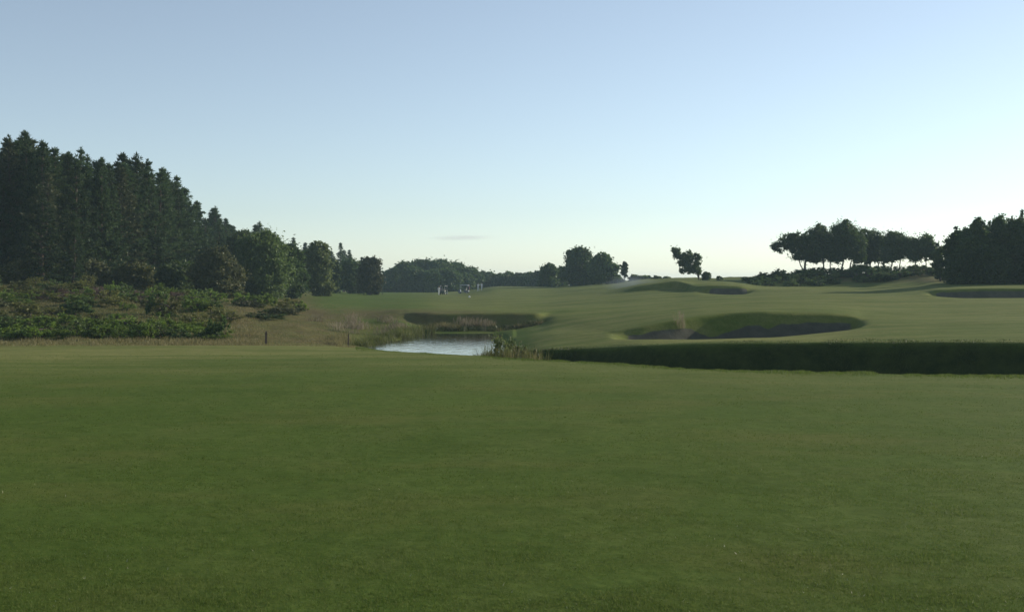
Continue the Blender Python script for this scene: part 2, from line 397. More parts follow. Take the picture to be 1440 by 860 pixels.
lush = np.maximum(lush, sstep(610, 640, PX) * (1 - sstep(775, 860, PX)) * sstep(8.9, 9.3, SS) * (1 - sstep(10.2, 10.8, SS)) * .35)
bank = bankr * sstep(720, 760, PX)  # mask for the painted shade of the ditch bank
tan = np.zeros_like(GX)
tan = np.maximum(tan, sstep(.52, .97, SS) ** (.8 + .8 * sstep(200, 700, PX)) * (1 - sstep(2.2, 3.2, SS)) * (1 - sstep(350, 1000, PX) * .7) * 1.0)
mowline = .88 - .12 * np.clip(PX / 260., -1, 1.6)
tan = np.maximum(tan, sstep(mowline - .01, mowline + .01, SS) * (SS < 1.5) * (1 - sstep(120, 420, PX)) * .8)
tan = np.maximum(tan, sstep(4.0, 4.3, SS) * (1 - sstep(5.0, 5.3, SS)) * sstep(770, 900, PX) * (1 - sstep(1190, 1300, PX)) * .85)  # lip before the bunker: its sunlit tone painted as pale turf
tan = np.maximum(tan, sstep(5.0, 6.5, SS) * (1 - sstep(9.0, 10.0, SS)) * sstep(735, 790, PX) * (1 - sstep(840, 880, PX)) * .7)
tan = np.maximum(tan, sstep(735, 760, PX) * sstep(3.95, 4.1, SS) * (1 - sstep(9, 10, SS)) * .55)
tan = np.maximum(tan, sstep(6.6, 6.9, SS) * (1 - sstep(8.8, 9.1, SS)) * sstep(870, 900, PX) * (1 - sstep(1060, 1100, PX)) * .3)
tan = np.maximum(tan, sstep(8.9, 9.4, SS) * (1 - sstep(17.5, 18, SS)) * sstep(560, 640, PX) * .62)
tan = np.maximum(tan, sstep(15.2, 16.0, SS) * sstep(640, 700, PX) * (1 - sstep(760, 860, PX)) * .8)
heath = np.maximum(heath, mound * .9)
heath = np.maximum(heath, sstep(17.3, 17.9, SS) * .9)

vid = np.arange(NR * NC).reshape(NR, NC)
quads = np.stack([vid[:-1, :-1], vid[:-1, 1:], vid[1:, 1:], vid[1:, :-1]], -1).reshape(-1, 4)
gverts = np.stack([GX, GY, GZ], -1).reshape(-1, 3)
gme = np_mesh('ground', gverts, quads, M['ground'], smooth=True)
moss = (1 - sstep(290, 345, PX)) * sstep(2.2, 3.2, SS)
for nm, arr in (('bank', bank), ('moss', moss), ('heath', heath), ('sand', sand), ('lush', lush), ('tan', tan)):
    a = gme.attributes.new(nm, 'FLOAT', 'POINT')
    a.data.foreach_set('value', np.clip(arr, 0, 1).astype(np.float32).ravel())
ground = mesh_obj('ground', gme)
tag(ground, kind='structure')
BVH = BVHTree.FromPolygons([tuple(v) for v in gverts.tolist()], quads.tolist())
def gz(x, y):
    h = BVH.ray_cast(Vector((x, y, 200)), Vector((0, 0, -1)))
    return h[0].z if h[0] is not None else 0.0
# quick lookup of ground height and attributes on the grid (bilinear in column/row space)
def grid_sample(px, s):
    ci = np.clip(np.interp(px, cols, np.arange(NC)), 0, NC - 1.001)
    si = np.clip(np.interp(s, S[4:], np.arange(4, NR)), 4, NR - 1.001)
    c0 = ci.astype(int); r0 = si.astype(int); fc = ci - c0; fr = si - r0
    def bl(A):
        return (A[r0, c0] * (1 - fc) + A[r0, c0 + 1] * fc) * (1 - fr) + (A[r0 + 1, c0] * (1 - fc) + A[r0 + 1, c0 + 1] * fc) * fr
    return bl(GX), bl(GY), bl(GZ)

# ------------------------------------------------------------------ water
WZ = -2.2
def water():
    m, nt, N, L = new_mat('pond_water')
    out = N.new('ShaderNodeOutputMaterial')
    b = N.new('ShaderNodeBsdfPrincipled')
    b.inputs['Base Color'].default_value = (.018, .024, .022, 1)
    b.inputs['Roughness'].default_value = .04
    b.inputs['IOR'].default_value = 1.33
    b.inputs['Specular IOR Level'].default_value = .5
    geo = N.new('ShaderNodeNewGeometry')
    mp = N.new('ShaderNodeMapping'); mp.inputs['Scale'].default_value = (1.0, .45, 1)
    L.new(geo.outputs['Position'], mp.inputs['Vector'])
    n = N.new('ShaderNodeTexNoise'); n.inputs['Scale'].default_value = 2.2; n.inputs['Detail'].default_value = 4; n.inputs['Roughness'].default_value = .55
    L.new(mp.outputs['Vector'], n.inputs['Vector'])
    bp = N.new('ShaderNodeBump'); bp.inputs['Strength'].default_value = .42; bp.inputs['Distance'].default_value = .05
    L.new(n.outputs['Fac'], bp.inputs['Height']); L.new(bp.outputs['Normal'], b.inputs['Normal'])
    L.new(b.outputs['BSDF'], out.inputs['Surface'])
    xs = np.linspace(-26, 0.6, 24); ys = np.linspace(47, 90, 40)
    gx, gy = np.meshgrid(xs, ys)
    v = np.stack([gx, gy, np.full_like(gx, WZ)], -1).reshape(-1, 3)
    i = np.arange(v.shape[0]).reshape(gx.shape)
    q = np.stack([i[:-1, :-1], i[:-1, 1:], i[1:, 1:], i[1:, :-1]], -1).reshape(-1, 4)
    # keep only the cells whose bed lies below the surface somewhere
    keep = []
    low = np.array([gz(a, c) < WZ + .02 for a, c in v[:, :2]])
    keep = q[low[q].any(1)]
    keep = keep[(v[keep][:, :, 0].mean(1) > -9.8)]
    me = np_mesh('pond_water', v, keep, m)
    tag(mesh_obj('pond_water', me), kind='structure')
water()

# ------------------------------------------------------------------ plant geometry
def unit(v):
    return v / np.maximum(np.linalg.norm(v, axis=-1, keepdims=True), 1e-9)
def diamonds(c, a, b):
    """c centre, a half length vector, b half width vector"""
    n = len(c)
    v = np.stack([c - a, c + b, c + a, c - b], 1).reshape(-1, 3)
    return v, np.arange(4 * n).reshape(n, 4)
def rand_leaves(c, size, r, flat=0.0, aspect=.55):
    n = len(c)
    a = unit(r.normal(size=(n, 3)) * np.array([1, 1, 1 - flat]))
    t = unit(r.normal(size=(n, 3)))
    b = unit(np.cross(a, t))
    s = size * r.uniform(.6, 1.35, (n, 1))
    return diamonds(c, a * s, b * s * aspect)
def tube(path, rad, k=6):
    path = np.asarray(path, float); rad = np.asarray(rad, float)
    d = np.gradient(path, axis=0); d = unit(d)
    ref = np.where(np.abs(d[:, 2:3]) > .9, np.array([[1., 0, 0]]), np.array([[0, 0, 1.]]))
    u = unit(np.cross(d, ref)); w = np.cross(d, u)
    ang = np.linspace(0, 2 * np.pi, k, endpoint=False)
    ring = path[:, None] + rad[:, None, None] * (np.cos(ang)[None, :, None] * u[:, None] + np.sin(ang)[None, :, None] * w[:, None])
    n = len(path)
    idx = np.arange(n * k).reshape(n, k)
    nx = np.roll(idx, -1, 1)
    q = np.stack([idx[:-1], nx[:-1], nx[1:], idx[1:]], -1).reshape(-1, 4)
    return ring.reshape(-1, 3), q
class Geo:
    def __init__(s): s.v = []; s.f = []; s.n = 0
    def add(s, v, f):
        s.v.append(v); s.f.append(f + s.n); s.n += len(v)
    def mesh(s, name, mat, smooth=False):
        ks = {}
        for f in s.f: ks.setdefault(f.shape[1], []).append(f)
        return np_mesh(name, np.concatenate(s.v), [np.concatenate(x) for x in ks.values()], mat, smooth)

def make_pine(seed, H=14., Rb=2.9, dens=1.0, mat='pine', low=.10, droop=.1):
    r = np.random.default_rng(seed)
    tr, cr = Geo(), Geo()
    nz = 12
    z = np.linspace(0, H * .98, nz)
    sway = np.cumsum(r.normal(0, .05, (nz, 2)), 0) * (H / 14)
    path = np.column_stack([sway, z])
    tr.add(*tube(path, .21 * H / 14 * (1 - z / H) ** .8 + .02, 7))
    C, A = [], []
    zz = H * low
    while zz < H * .985:
        t = zz / H
        env = Rb * min(1.0, (1 - t) ** .95 * 1.45) * (.6 + .4 * min(1, t / .25)) * r.uniform(.8, 1.15)
        nb = r.integers(4, 7)
        ph = r.uniform(0, 6.3)
        for k in range(nb):
            if r.random() < .10: continue
            L_ = env * r.uniform(.45, 1.25) + .12
            az = ph + k * 6.283 / nb + r.normal(0, .25)
            up = r.uniform(.05, .35) + .55 * t ** 2 - droop * (1 - t)
            d = np.array([math.cos(az), math.sin(az), up]); d /= np.linalg.norm(d)
            o = np.array([np.interp(zz, z, path[:, 0]), np.interp(zz, z, path[:, 1]), zz])
            ts = np.linspace(0, 1, 5)
            bp = o + d * (ts * L_)[:, None] + np.array([0, 0, 1.]) * (.16 * L_ * ts ** 2)[:, None]
            tr.add(*tube(bp, (.045 * (1 - ts) + .008) * (L_ / 2.5 + .3), 3))
            nt = max(3, int(6.5 * L_ * dens))
            for q in r.uniform(.30, 1.02, nt):
                c = np.array([np.interp(q, ts, bp[:, i]) for i in range(3)])
                side = r.normal(0, .10 + .14 * L_ * (1 - q), 3) * np.array([1, 1, .4])
                C.append(c + side); A.append(d)
        zz += H * r.uniform(.032, .052) * (1.15 - .35 * t)
    for q in np.linspace(.90, 1.0, 9):
        C.append(np.array([path[-1, 0], path[-1, 1], H * q])); A.append(np.array([0, 0, 1.]))
    C = np.array(C); A = np.array(A)
    nb = 9
    n = len(C)
    dirs = unit(A[:, None] * .55 + np.array([0, 0, .45]) + r.normal(0, .62, (n, nb, 3)))
    ln = r.uniform(.24, .46, (n, nb, 1))
    c = C[:, None] + dirs * ln * .55
    side = unit(np.cross(dirs, r.normal(size=(n, nb, 3))))
    v, f = diamonds(c.reshape(-1, 3), (dirs * ln * .55).reshape(-1, 3), (side * .055).reshape(-1, 3))
    cr.add(v, f)
    return tr.mesh('pine_trunk', M['bark']), cr.mesh('pine_crown', M[mat]), H

def make_broad(seed, blobs, trunks, leaf=.22, per=140, clusters=30, mat='leaf_dark', bark='grey_bark', shell=.55, cl_r=.34, fill=1.0):
    """blobs: (x,y,z,rx,ry,rz); trunks: list of (path points, r0, r1)"""
    r = np.random.default_rng(seed)
    tr, cr = Geo(), Geo()
    tips = []
    for path, r0, r1 in trunks:
        p = np.array(path, float)
        n = 9
        ts = np.linspace(0, 1, len(p)); tt = np.linspace(0, 1, n)
        pp = np.column_stack([np.interp(tt, ts, p[:, i]) for i in range(3)])
        pp[1:-1] += r.normal(0, .04, (n - 2, 3)) * np.linalg.norm(p[-1] - p[0]) * .25
        tr.add(*tube(pp, np.linspace(r0, r1, n), 7))
        tips.append(pp)
    allp = np.concatenate([t[2:] for t in tips])
    for bl in blobs:
        c0 = np.array(bl[:3]); rad = np.array(bl[3:6])
        # limb from nearest trunk point below the blob
        dd = np.linalg.norm(allp - c0, axis=1) + np.where(allp[:, 2] > c0[2], 3.0, 0)
        st = allp[np.argmin(dd)]
        mid = (st + c0) / 2 + r.normal(0, .12, 3) * np.linalg.norm(c0 - st)
        tt = np.linspace(0, 1, 6)[:, None]
        lp = st * (1 - tt) ** 2 + 2 * mid * tt * (1 - tt) + c0 * tt ** 2
        tr.add(*tube(lp, np.linspace(.085, .03, 6) * (rad.mean() / 1.4 + .25), 5))
        nc = max(6, int(1.7 * clusters * fill * (rad.prod() ** (1 / 3) / 1.3) ** 2))
        u = unit(r.normal(size=(nc, 3)))
        rr = np.where(r.random(nc) < shell, r.uniform(.72, 1.18, nc), r.uniform(.2, .8, nc))
        cc = c0 + u * rad * rr[:, None]
        for q in cc[::3]:
            tt2 = np.linspace(0, 1, 4)[:, None]
            tr.add(*tube(c0 * (1 - tt2) + q * tt2 + r.normal(0, .05, (4, 3)), np.linspace(.028, .008, 4), 3))
        pn = (per * .58 * r.uniform(.35, 1.6, nc) * np.where(rr > 1.08, .5, 1)).astype(int) + 4
        idx = np.repeat(np.arange(nc), pn)
        srad = cl_r * rad.mean() * r.uniform(.4, 1.15, nc)
        pos = cc[idx] + r.normal(0, 1, (len(idx), 3)) * (srad[idx] * (.4 + np.minimum(r.exponential(.42, len(idx)), 1.05)))[:, None] * np.array([.75, .75, .55])
        pos[:, 2] = np.maximum(pos[:, 2], .05)
        cr.add(*rand_leaves(pos, leaf, r, flat=.3))
    return tr.mesh('trunk', M[bark]), cr.mesh('crown', M[mat])

def round_blobs(seed, H, W, base=.25, n=9):
    r = np.random.default_rng(seed)
    out = []
    for i in range(n):
        t = (i + .5) / n
        z = H * (base + (1 - base) * (t * .86 + .04))
        env = W * .5 * math.sqrt(max(.05, 1 - ((t - .42) / .62) ** 2))
        a = i * 2.4 + r.uniform(-.5, .5)
        rad = W * r.uniform(.20, .29)
        rr = max(0, env - rad * .8) * r.uniform(.6, 1.1)
        out.append((rr * math.cos(a), rr * math.sin(a), min(z, H - rad * .75), rad, rad, rad * .82))
    out.append((0, 0, H * .55, W * .30, W * .30, H * .26))
    for k in range(3):
        a = r.uniform(0, 6.28); q = W * (.05 + .09 * k); out.append((q * math.cos(a), q * math.sin(a), H * (.93 - .07 * k), W * .13, W * .13, H * .09))
    return out

def tree_from(name, label, cat, group, parts, loc, rz=0., sc=(1, 1, 1)):
    o = empty(name, loc, rz)
    o.scale = sc
    tag(o, label, cat, group)
    for nm, me in parts:
        mesh_obj(nm, me, o)
    return o

# ------------------------------------------------------------------ pine forest on the left
PV = [make_pine(11, Rb=2.5), make_pine(12, Rb=2.1, dens=1.1), make_pine(13, Rb=2.7), make_pine(14, Rb=2.3, droop=.2), make_pine(15, Rb=1.9, dens=1.15), make_pine(16, Rb=2.5, mat='pine_light')]
def pine(v, px, Y, top=None, H=None, label='', group=None, wide=1.0):
    tm, cm, H0 = PV[v]
    x = xpx(px, Y); z = gz(x, Y) - .1
    if top is not None: H = zpy(top, Y) - z
    s = H / H0
    w = s * wide * random.uniform(.92, 1.12)
    lr = random.uniform(-.03, .03)
    o = tree_from('pine_tree', label, 'pine tree', group, [('trunk', tm), ('crown', cm)], (x, Y, z), random.uniform(0, 6.28), (w, w, s))
    o.rotation_euler = (lr, random.uniform(-.03, .03), o.rotation_euler[2])
    return o
G_P = 'pines of the forest behind the heath'
skyline = [(-22, 199, 112), (12, 193, 116), (42, 186, 119), (60, 202, 112), (84, 210, 117), (104, 226, 114), (121, 210, 122), (140, 224, 118), (155, 232, 124), (172, 217, 127),
           (192, 219, 129), (212, 227, 131), (231, 237, 137), (246, 250, 146), (262, 266, 158), (279, 285, 172), (300, 292, 186), (317, 308, 196), (331, 319, 206),
           (346, 326, 222), (362, 312, 220), (377, 323, 235), (392, 334, 240), (411, 335, 250), (429, 342, 258), (447, 349, 275), (463, 352, 285), (478, 342, 278), (491, 352, 285),
           (508, 362, 290), (523, 361, 292)]
SPECIAL = {42: 'tall pine near the left edge whose thin tip stands highest of the whole forest',
           121: 'dark pine with a broad ragged top, right of a gap in the left skyline',
           172: 'dark blunt topped pine rising above its neighbours in the middle of the left forest',
           192: 'dark pine with pointed top directly right of the blunt topped pine in the left forest',
           12: 'tall dark pine with rounded top just left of the highest forest pine',
           362: 'pine with a thin spire standing above the lower trees where the forest slopes down',
           478: 'dark pointed pine standing highest among the last trees at the far forest end',
           523: 'small pine with twin looking tip, last conifer at the far end of the forest',
           262: 'pine whose tip stands where the forest skyline begins its steep fall to the right'}
for i, (px, top, Y) in enumerate(skyline):
    v = [0, 1, 4, 3, 2][i % 5]
    if px in SPECIAL: lab, gp = SPECIAL[px], None
    else: lab, gp = 'dark green pine with jagged top on the skyline of the dense left forest', G_P
    pine(v, px, Y, top=top, label=lab, group=gp, wide=1.05 if px < 250 else 1.2)
random.seed(21)
for i in range(44):
    px = random.uniform(-50, 520)
    k = np.interp(px, [p[0] for p in skyline], [p[1] for p in skyline])
    Y0 = np.interp(px, [p[0] for p in skyline], [p[2] for p in skyline])
    pine(random.choice([0, 1, 2, 3, 4, 5]), px, Y0 + random.uniform(-4, 8), top=k + random.uniform(5, 17) * (410 - k) / 200, label='dark green pine with jagged top on the skyline of the dense left forest', group=G_P, wide=random.uniform(1.15, 1.5))
# packed pines behind and below the skyline
for i in range(78):
    px = random.uniform(-60, 500)
    k = np.interp(px, [p[0] for p in skyline], [p[1] for p in skyline])
    Y0 = np.interp(px, [p[0] for p in skyline], [p[2] for p in skyline])
    if i % 3 == 0: Y = Y0 + random.uniform(6, 22); top = k + random.uniform(3, 22)
    else: Y = Y0 - random.uniform(-2, 6) * (1 if px < 260 else 3.0); top = k + random.uniform(18, 85) * (400 - k) / 190
    pine(random.choice([0, 1, 2, 3, 4, 5]), px, Y, top=top, label='dark pine packed among others inside the left forest, its top below the skyline', group='pines packed inside the forest', wide=1.4)

# ------------------------------------------------------------------ broadleaf trees
def bt(seed, px, Y, top, Wpx, label, mat='leaf_dark', name='broadleaf_tree', cat='tree', group=None, base=.08, leaf=None, per=140, n=9, base_py=None, clusters=30, rz=None):
    x = xpx(px, Y); z = gz(x, Y) - .1
    H = zpy(top, Y) - z
    W = Wpx / F * Y
    leaf = leaf or max(.09, Y * .0011)
    bl = round_blobs(seed, H, W, base, n)
    r = random.Random(seed)
    tr = [([(0, 0, 0), (r.uniform(-.2, .2), r.uniform(-.2, .2), H * .3), (r.uniform(-.4, .4), r.uniform(-.4, .4), H * .72)], .03 * H, .012 * H)]
    t, c = make_broad(seed, bl, tr, leaf=leaf, per=per, clusters=clusters, mat=mat)
    return tree_from(name, label, cat, group, [('trunk', t), ('crown', c)], (x, Y, z), 0. if rz is None else rz)

bt(101, 303, 117, 352, 74, 'brownish green bushy tree with low skirts at the front of the forest edge', mat='leaf_brown', leaf=.15, per=190)
bt(102, 368, 140, 330, 86, 'big dark rounded tree standing just right of the brownish tree at the forest edge', mat='leaf_mid', per=190, n=11)
bt(103, 402, 150, 345, 66, 'dark round tree left of the pale willow, darkest at its foot', mat='leaf_dark', per=190)
bt(104, 446, 172, 343, 54, 'pale green willow-like tree at the edge of the forest above the green mound', mat='leaf_light', per=190)
bt(105, 340, 160, 325, 62, 'dark green leafy tree half hidden behind the big rounded one', mat='leaf_mid', per=150)
bt(106, 520, 215, 363, 42, 'brownish olive tree standing on the grass at the end of the left forest', mat='leaf_brown', per=170)
bt(107, 492, 225, 366, 40, 'dark tree in the shade between the forest end and the brownish olive tree', mat='leaf_dark', per=170)
bt(108, 252, 124, 372, 66, 'dark green thicket at the foot of the pines above the heather', mat='leaf_mid', leaf=.16, per=170)
bt(109, 190, 116, 372, 52, 'olive green young tree in front of the dark pines above the heather', mat='gorse', leaf=.16, per=120)
bt(110, 128, 115, 368, 56, 'olive brown scrubby tree at the foot of the tall pines', mat='leaf_brown', leaf=.16, per=120)
bt(111, 30, 108, 370, 66, 'yellow green scrubby tree under the tall pines by the left edge', mat='gorse', leaf=.15, per=120)
bt(112, 80, 112, 378, 52, 'dark low tree under the tall pines beside the yellow green scrubby one', mat='leaf_dark', leaf=.15, per=120)
bt(114, 158, 126, 374, 46, 'dark low tree between the olive brown scrubby tree and the olive green young one', mat='leaf_dark', leaf=.16, per=150, base=.0)
bt(113, 465, 215, 362, 34, 'dark tree filling the gap behind the pale willow', mat='leaf_dark', per=150)

# far wood behind the golf carts
G_F = 'trees of the dark wood behind the carts'
for i, (px, top, w, Y) in enumerate([(537, 388, 26, 322), (552, 378, 34, 318), (570, 371, 44, 322), (594, 367, 46, 330), (618, 368, 46, 328), (640, 372, 44, 332), (660, 377, 36, 330), (677, 384, 30, 334), (583, 378, 40, 312), (630, 380, 42, 314), (608, 382, 38, 311), (655, 386, 30, 318)]):
    lab = 'dark dense tree with rounded top in the distant wood behind the golf carts'
    bt(200 + i, px, Y, top, w, lab, mat='leaf_dark', group=G_F, base=.02, leaf=.36, per=90, clusters=26)
G_R = 'low trees along the far end of the fairway'
for i, (px, top, w, Y) in enumerate([(690, 384, 26, 338), (703, 386, 24, 336), (717, 384, 26, 340), (731, 385, 24, 338), (745, 384, 26, 336), (758, 382, 24, 330), (711, 389, 30, 330), (738, 390, 30, 330)]):
    bt(220 + i, px, Y, top, w, 'low dark tree in the hedge-like row between the distant wood and the tallest trees', mat='leaf_dark', group=G_R, base=.02, leaf=.36, per=80, clusters=24)
bt(230, 772, 262, 371, 28, 'small dark round tree just left of the tallest distant tree', base=.02, leaf=.3, per=110)
bt(231, 788, 270, 376, 24, 'low dark tree tucked against the left side of the tallest distant tree', base=.02, leaf=.3, per=110)
bt(232, 816, 255, 350, 46, 'tallest of the distant trees in the middle of the skyline, dark with a peaked crown', base=.0, leaf=.3, per=150, n=11)
bt(233, 847, 250, 358, 40, 'dark distant tree with a sloping crown, right of the tallest one', base=.0, leaf=.3, per=150)
bt(234, 878, 245, 368, 13, 'slender little tree with a narrow ragged crown, right of the distant big trees', base=.25, leaf=.24, per=60, n=6)
bt(235, 862, 240, 384, 22, 'low bushy tree at the foot of the slender little tree', base=.02, leaf=.26, per=90)
G_S = 'shrubs on the middle skyline'
for i, (px, top, w) in enumerate([(893, 387, 20), (908, 388, 18), (924, 389, 16), (938, 390, 14), (870, 390, 20)]):
    bt(240 + i, px, 235, top, w, 'low grey green shrub on the skyline between the distant trees and the lone tree', name='shrub', cat='shrub', group=G_S, mat='leaf_mid', base=.02, leaf=.24, per=70, n=6)
bt(248, 993, 190, 383, 15, 'small dark round bush beside the foot of the lone ragged tree', name='shrub', cat='shrub', mat='leaf_dark', base=.02, leaf=.2, per=110, n=7)
bt(249, 1012, 185, 389, 12, 'tiny low bush on the skyline right of the round bush', name='shrub', cat='shrub', mat='leaf_mid', base=.02, leaf=.2, per=60, n=5)

# custom trees: blob positions given as image rows/columns at the tree's own distance
def custom(seed, px, Y, blobs, trunk_px, label, mat='leaf_dark', leaf=.2, per=120, clusters=30, depth=1.0, cl_r=.34, shell=.55, name='broadleaf_tree', cat='tree', base_py=None, fill=1.0, group=None, wid=1.0):
    x = xpx(px, Y); z = gz(x, Y) - .12
    r = random.Random(seed)
    B = []
    for (bx, by, rx, rz_) in blobs:
        rxm = rx * wid / F * Y; rzm = rz_ / F * Y
        B.append((xpx(bx, Y) - x, r.uniform(-.9, .9) * depth, zpy(by, Y) - z, rxm, rxm * 1.0, rzm))
    for (bx, by, rx, rz_) in list(blobs):
        for q in range(2):
            a = r.uniform(0, 6.28); k = r.uniform(.3, .5)
            B.append((xpx(bx + math.cos(a) * rx * wid * 1.05, Y) - x, r.uniform(-.9, .9) * depth, zpy(by + math.sin(a) * rz_ * 1.05, Y) - z, rx * k / F * Y, rx * k / F * Y, rz_ * k / F * Y))
    T = []
    for pts, r0, r1 in trunk_px:
        P = [(xpx(a, Y) - x, r.uniform(-.25, .25) * depth * (i > 0), (zpy(b, Y) - z) if i > 0 else 0.) for i, (a, b) in enumerate(pts)]
        T.append((P, r0, r1))
    t, c = make_broad(seed, B, T, leaf=leaf, per=per, clusters=clusters, mat=mat, cl_r=cl_r, shell=shell, fill=fill)
    return tree_from(name, label, cat, group, [('trunk', t), ('crown', c)], (x, Y, z))

custom(301, 982, 200, [(953, 355, 5, 5), (957, 363, 6, 6), (964, 369, 7, 7), (969, 377, 6, 5), (979, 364, 6, 6), (980, 373, 5, 7), (981, 382, 4, 4), (972, 361, 5, 5), (961, 379, 5, 4), (951, 352, 5, 4), (966, 360, 6, 6), (976, 379, 5, 5)],
       [([(983, 393), (981, 383), (974, 374), (958, 360)], .16, .05), ([(983, 392), (982, 378), (979, 366)], .14, .05)],
       'lone ragged tree with a gappy crown leaning left on the skyline', leaf=.17, per=60, clusters=40, cl_r=.5)
UT = [
 (302, 1133, 178, [(1098, 347, 9, 7), (1111, 340, 12, 9), (1125, 345, 13, 12), (1137, 352, 12, 12), (1117, 332, 8, 5), (1122, 360, 9, 6), (1142, 362, 9, 7)],
  [([(1133, 383), (1132, 372), (1134, 358), (1128, 345)], .22, .08), ([(1133, 374), (1120, 358), (1104, 347)], .1, .05)], 'leftmost tree of the hilltop row, its branches reaching out to the left'),
 (303, 1160, 184, [(1148, 333, 13, 12), (1163, 337, 13, 15), (1152, 350, 14, 12), (1168, 352, 11, 10), (1150, 362, 10, 6), (1170, 362, 8, 6)],
  [([(1157, 383), (1159, 370), (1155, 350), (1156, 338)], .15, .07), ([(1166, 382), (1168, 368), (1165, 350)], .11, .06)], 'second tree from the left in the hilltop row, with two thin stems'),
 (304, 1186, 181, [(1184, 326, 14, 11), (1197, 332, 14, 13), (1178, 345, 14, 14), (1197, 350, 13, 12), (1188, 318, 9, 6), (1180, 360, 10, 7), (1202, 362, 9, 6), (1206, 340, 10, 9)],
  [([(1182, 383), (1185, 368), (1187, 345), (1188, 330)], .15, .07), ([(1194, 382), (1197, 366), (1198, 348)], .12, .06)], 'tallest domed tree of the hilltop row'),
 (305, 1226, 186, [(1222, 337, 13, 11), (1235, 344, 13, 12), (1218, 352, 13, 12), (1232, 357, 12, 9), (1214, 364, 9, 6), (1240, 360, 9, 8)],
  [([(1222, 383), (1224, 368), (1225, 350)], .15, .07), ([(1236, 382), (1234, 366), (1232, 350)], .11, .06)], 'middle tree of the hilltop row, standing right behind the dark domed shrub'),
 (306, 1258, 180, [(1255, 338, 12, 11), (1266, 345, 12, 13), (1250, 353, 12, 11), (1262, 333, 8, 6), (1248, 362, 9, 6), (1268, 358, 9, 7)],
  [([(1252, 383), (1254, 368), (1256, 350)], .14, .07), ([(1264, 382), (1266, 367), (1264, 350)], .1, .06)], 'tree with a small pointed top in the right half of the hilltop row'),
 (307, 1292, 178, [(1284, 345, 11, 10), (1296, 341, 12, 9), (1306, 349, 11, 10), (1290, 356, 11, 9), (1282, 360, 9, 6), (1308, 358, 8, 7), (1316, 352, 8, 8)],
  [([(1284, 384), (1287, 370), (1289, 352)], .13, .06), ([(1300, 384), (1301, 370), (1300, 352)], .1, .06)], 'low spreading tree at the right end of the hilltop row'),
]
for (sd, px, Y, B, T, lab) in UT:
    custom(sd, px, Y, B, T, lab, leaf=.16, per=85, clusters=40, depth=1.2, cl_r=.42, fill=.72, wid=1.2)
# big dark group on the right
for (sd, px, Y, top, w, lab) in [(320, 1346, 140, 322, 42, 'leftmost big dense dark tree of the clump on the right'), (321, 1372, 136, 310, 54, 'broad dark tree second from the left in the dense clump on the right'),
                                 (322, 1403, 138, 306, 56, 'dark tree with a flat top in the middle of the dense clump on the right'), (323, 1434, 134, 308, 56, 'dense dark tree cut by the right edge of the view'),
                                 (324, 1475, 136, 304, 60, 'dense dark tree just past the right edge, joined to the clump'), (325, 1392, 131, 345, 50, 'lower dark bushy tree at the front of the dense right clump'), (326, 1352, 133, 352, 40, 'low dark bushy tree at the front left foot of the dense right clump')]:
    bt(sd, px, Y, top, w, lab, base=.0, leaf=.16, per=230, n=12, clusters=34)
bt(327, 1322, 150, 347, 26, 'lighter green bushy tree in the gap between hilltop row and dense clump', mat='leaf_mid', base=.02, leaf=.17, per=110)
pine(4, 1437, 147, top=296, label='pointed conifer poking out above the dense dark clump on the right', wide=.9)

# ------------------------------------------------------------------ shrubs
def bush_var(seed, mat, H=1.0, W=1.5, leaf=.07, per=70, n=6, clusters=18):
    r = np.random.default_rng(seed)
    bl = []
    for i in range(n):
        a = i * 2.4 + r.uniform(-.4, .4); rr = W * .32 * (i > 0)
        rad = W * r.uniform(.18, .30)
        bl.append((rr * math.cos(a), rr * math.sin(a), H * r.uniform(.22, .62), rad, rad, H * .36))
    tr = [([(0, 0, 0), (r.normal(0, .1), r.normal(0, .1), H * .5)], .04, .02)]
    t, c = make_broad(seed, bl, tr, leaf=leaf, per=per, clusters=clusters, mat=mat, bark='stem')
    return [('stem', t), ('foliage', c)]
BV = {k: [bush_var(400 + 10 * j + q, k, leaf=lf, per=pr) for q in range(3)] for j, (k, lf, pr) in enumerate([('leaf_bright', .046, 140), ('gorse', .045, 130), ('leaf_dark', .075, 90), ('heather', .05, 70), ('leaf_brown', .05, 120), ('leaf_mid', .052, 140), ('leaf_light', .034, 260), ('reed_leaf', .034, 200)])}
def bush(kind, px, Y, Hpx, Wpx, label, name='shrub', cat='shrub', group=None, top=None):
    x = xpx(px, Y); z = gz(x, Y) - .06
    H = Hpx / F * Y if top is None else zpy(top, Y) - z; W = Wpx / F * Y / 1.5
    v = random.choice(BV[kind])
    return tree_from(name, label, cat, group, v, (x, Y, z), random.uniform(0, 6.28), (W, W, H))
random.seed(5)
G_B = 'ferny shrubs along the front of the heath'
for i in range(46):
    px = -60 + i * 8.0 + random.uniform(-6, 6)
    Y = random.uniform(61, 69)
    bush('leaf_bright' if i % 4 else 'leaf_mid', px, Y, random.choice([12, 15, 19, 22, 26, 32]) + random.uniform(-2, 2), random.uniform(26, 60), 'low spreading bright green ferny shrub in the front row along the lawn', name='fern_shrub', group=G_B)
bush('leaf_dark', 306, 63.5, 38, 32, 'rounded dark green shrub at the end of the front row, near the stake')
bush('leaf_bright', 306, 61, 16, 40, 'little bright green fern shrub at the foot of the rounded dark one', name='fern_shrub')
bush('leaf_bright', 272, 84, 26, 44, 'bright yellow green shrub lit by the sun on the upper heath')
bush('leaf_bright', 360, 100, 30, 52, 'large bright green shrub before the big rounded tree at the forest edge')
bush('leaf_dark', 222, 80, 44, 30, 'upright dark green shrub standing in the middle of the heath')
bush('leaf_dark', 106, 78, 24, 44, 'dark round shrub among pale grass on the left heath')
bush('gorse', 45, 74, 28, 80, 'wide olive brown gorse shrub by the left edge')
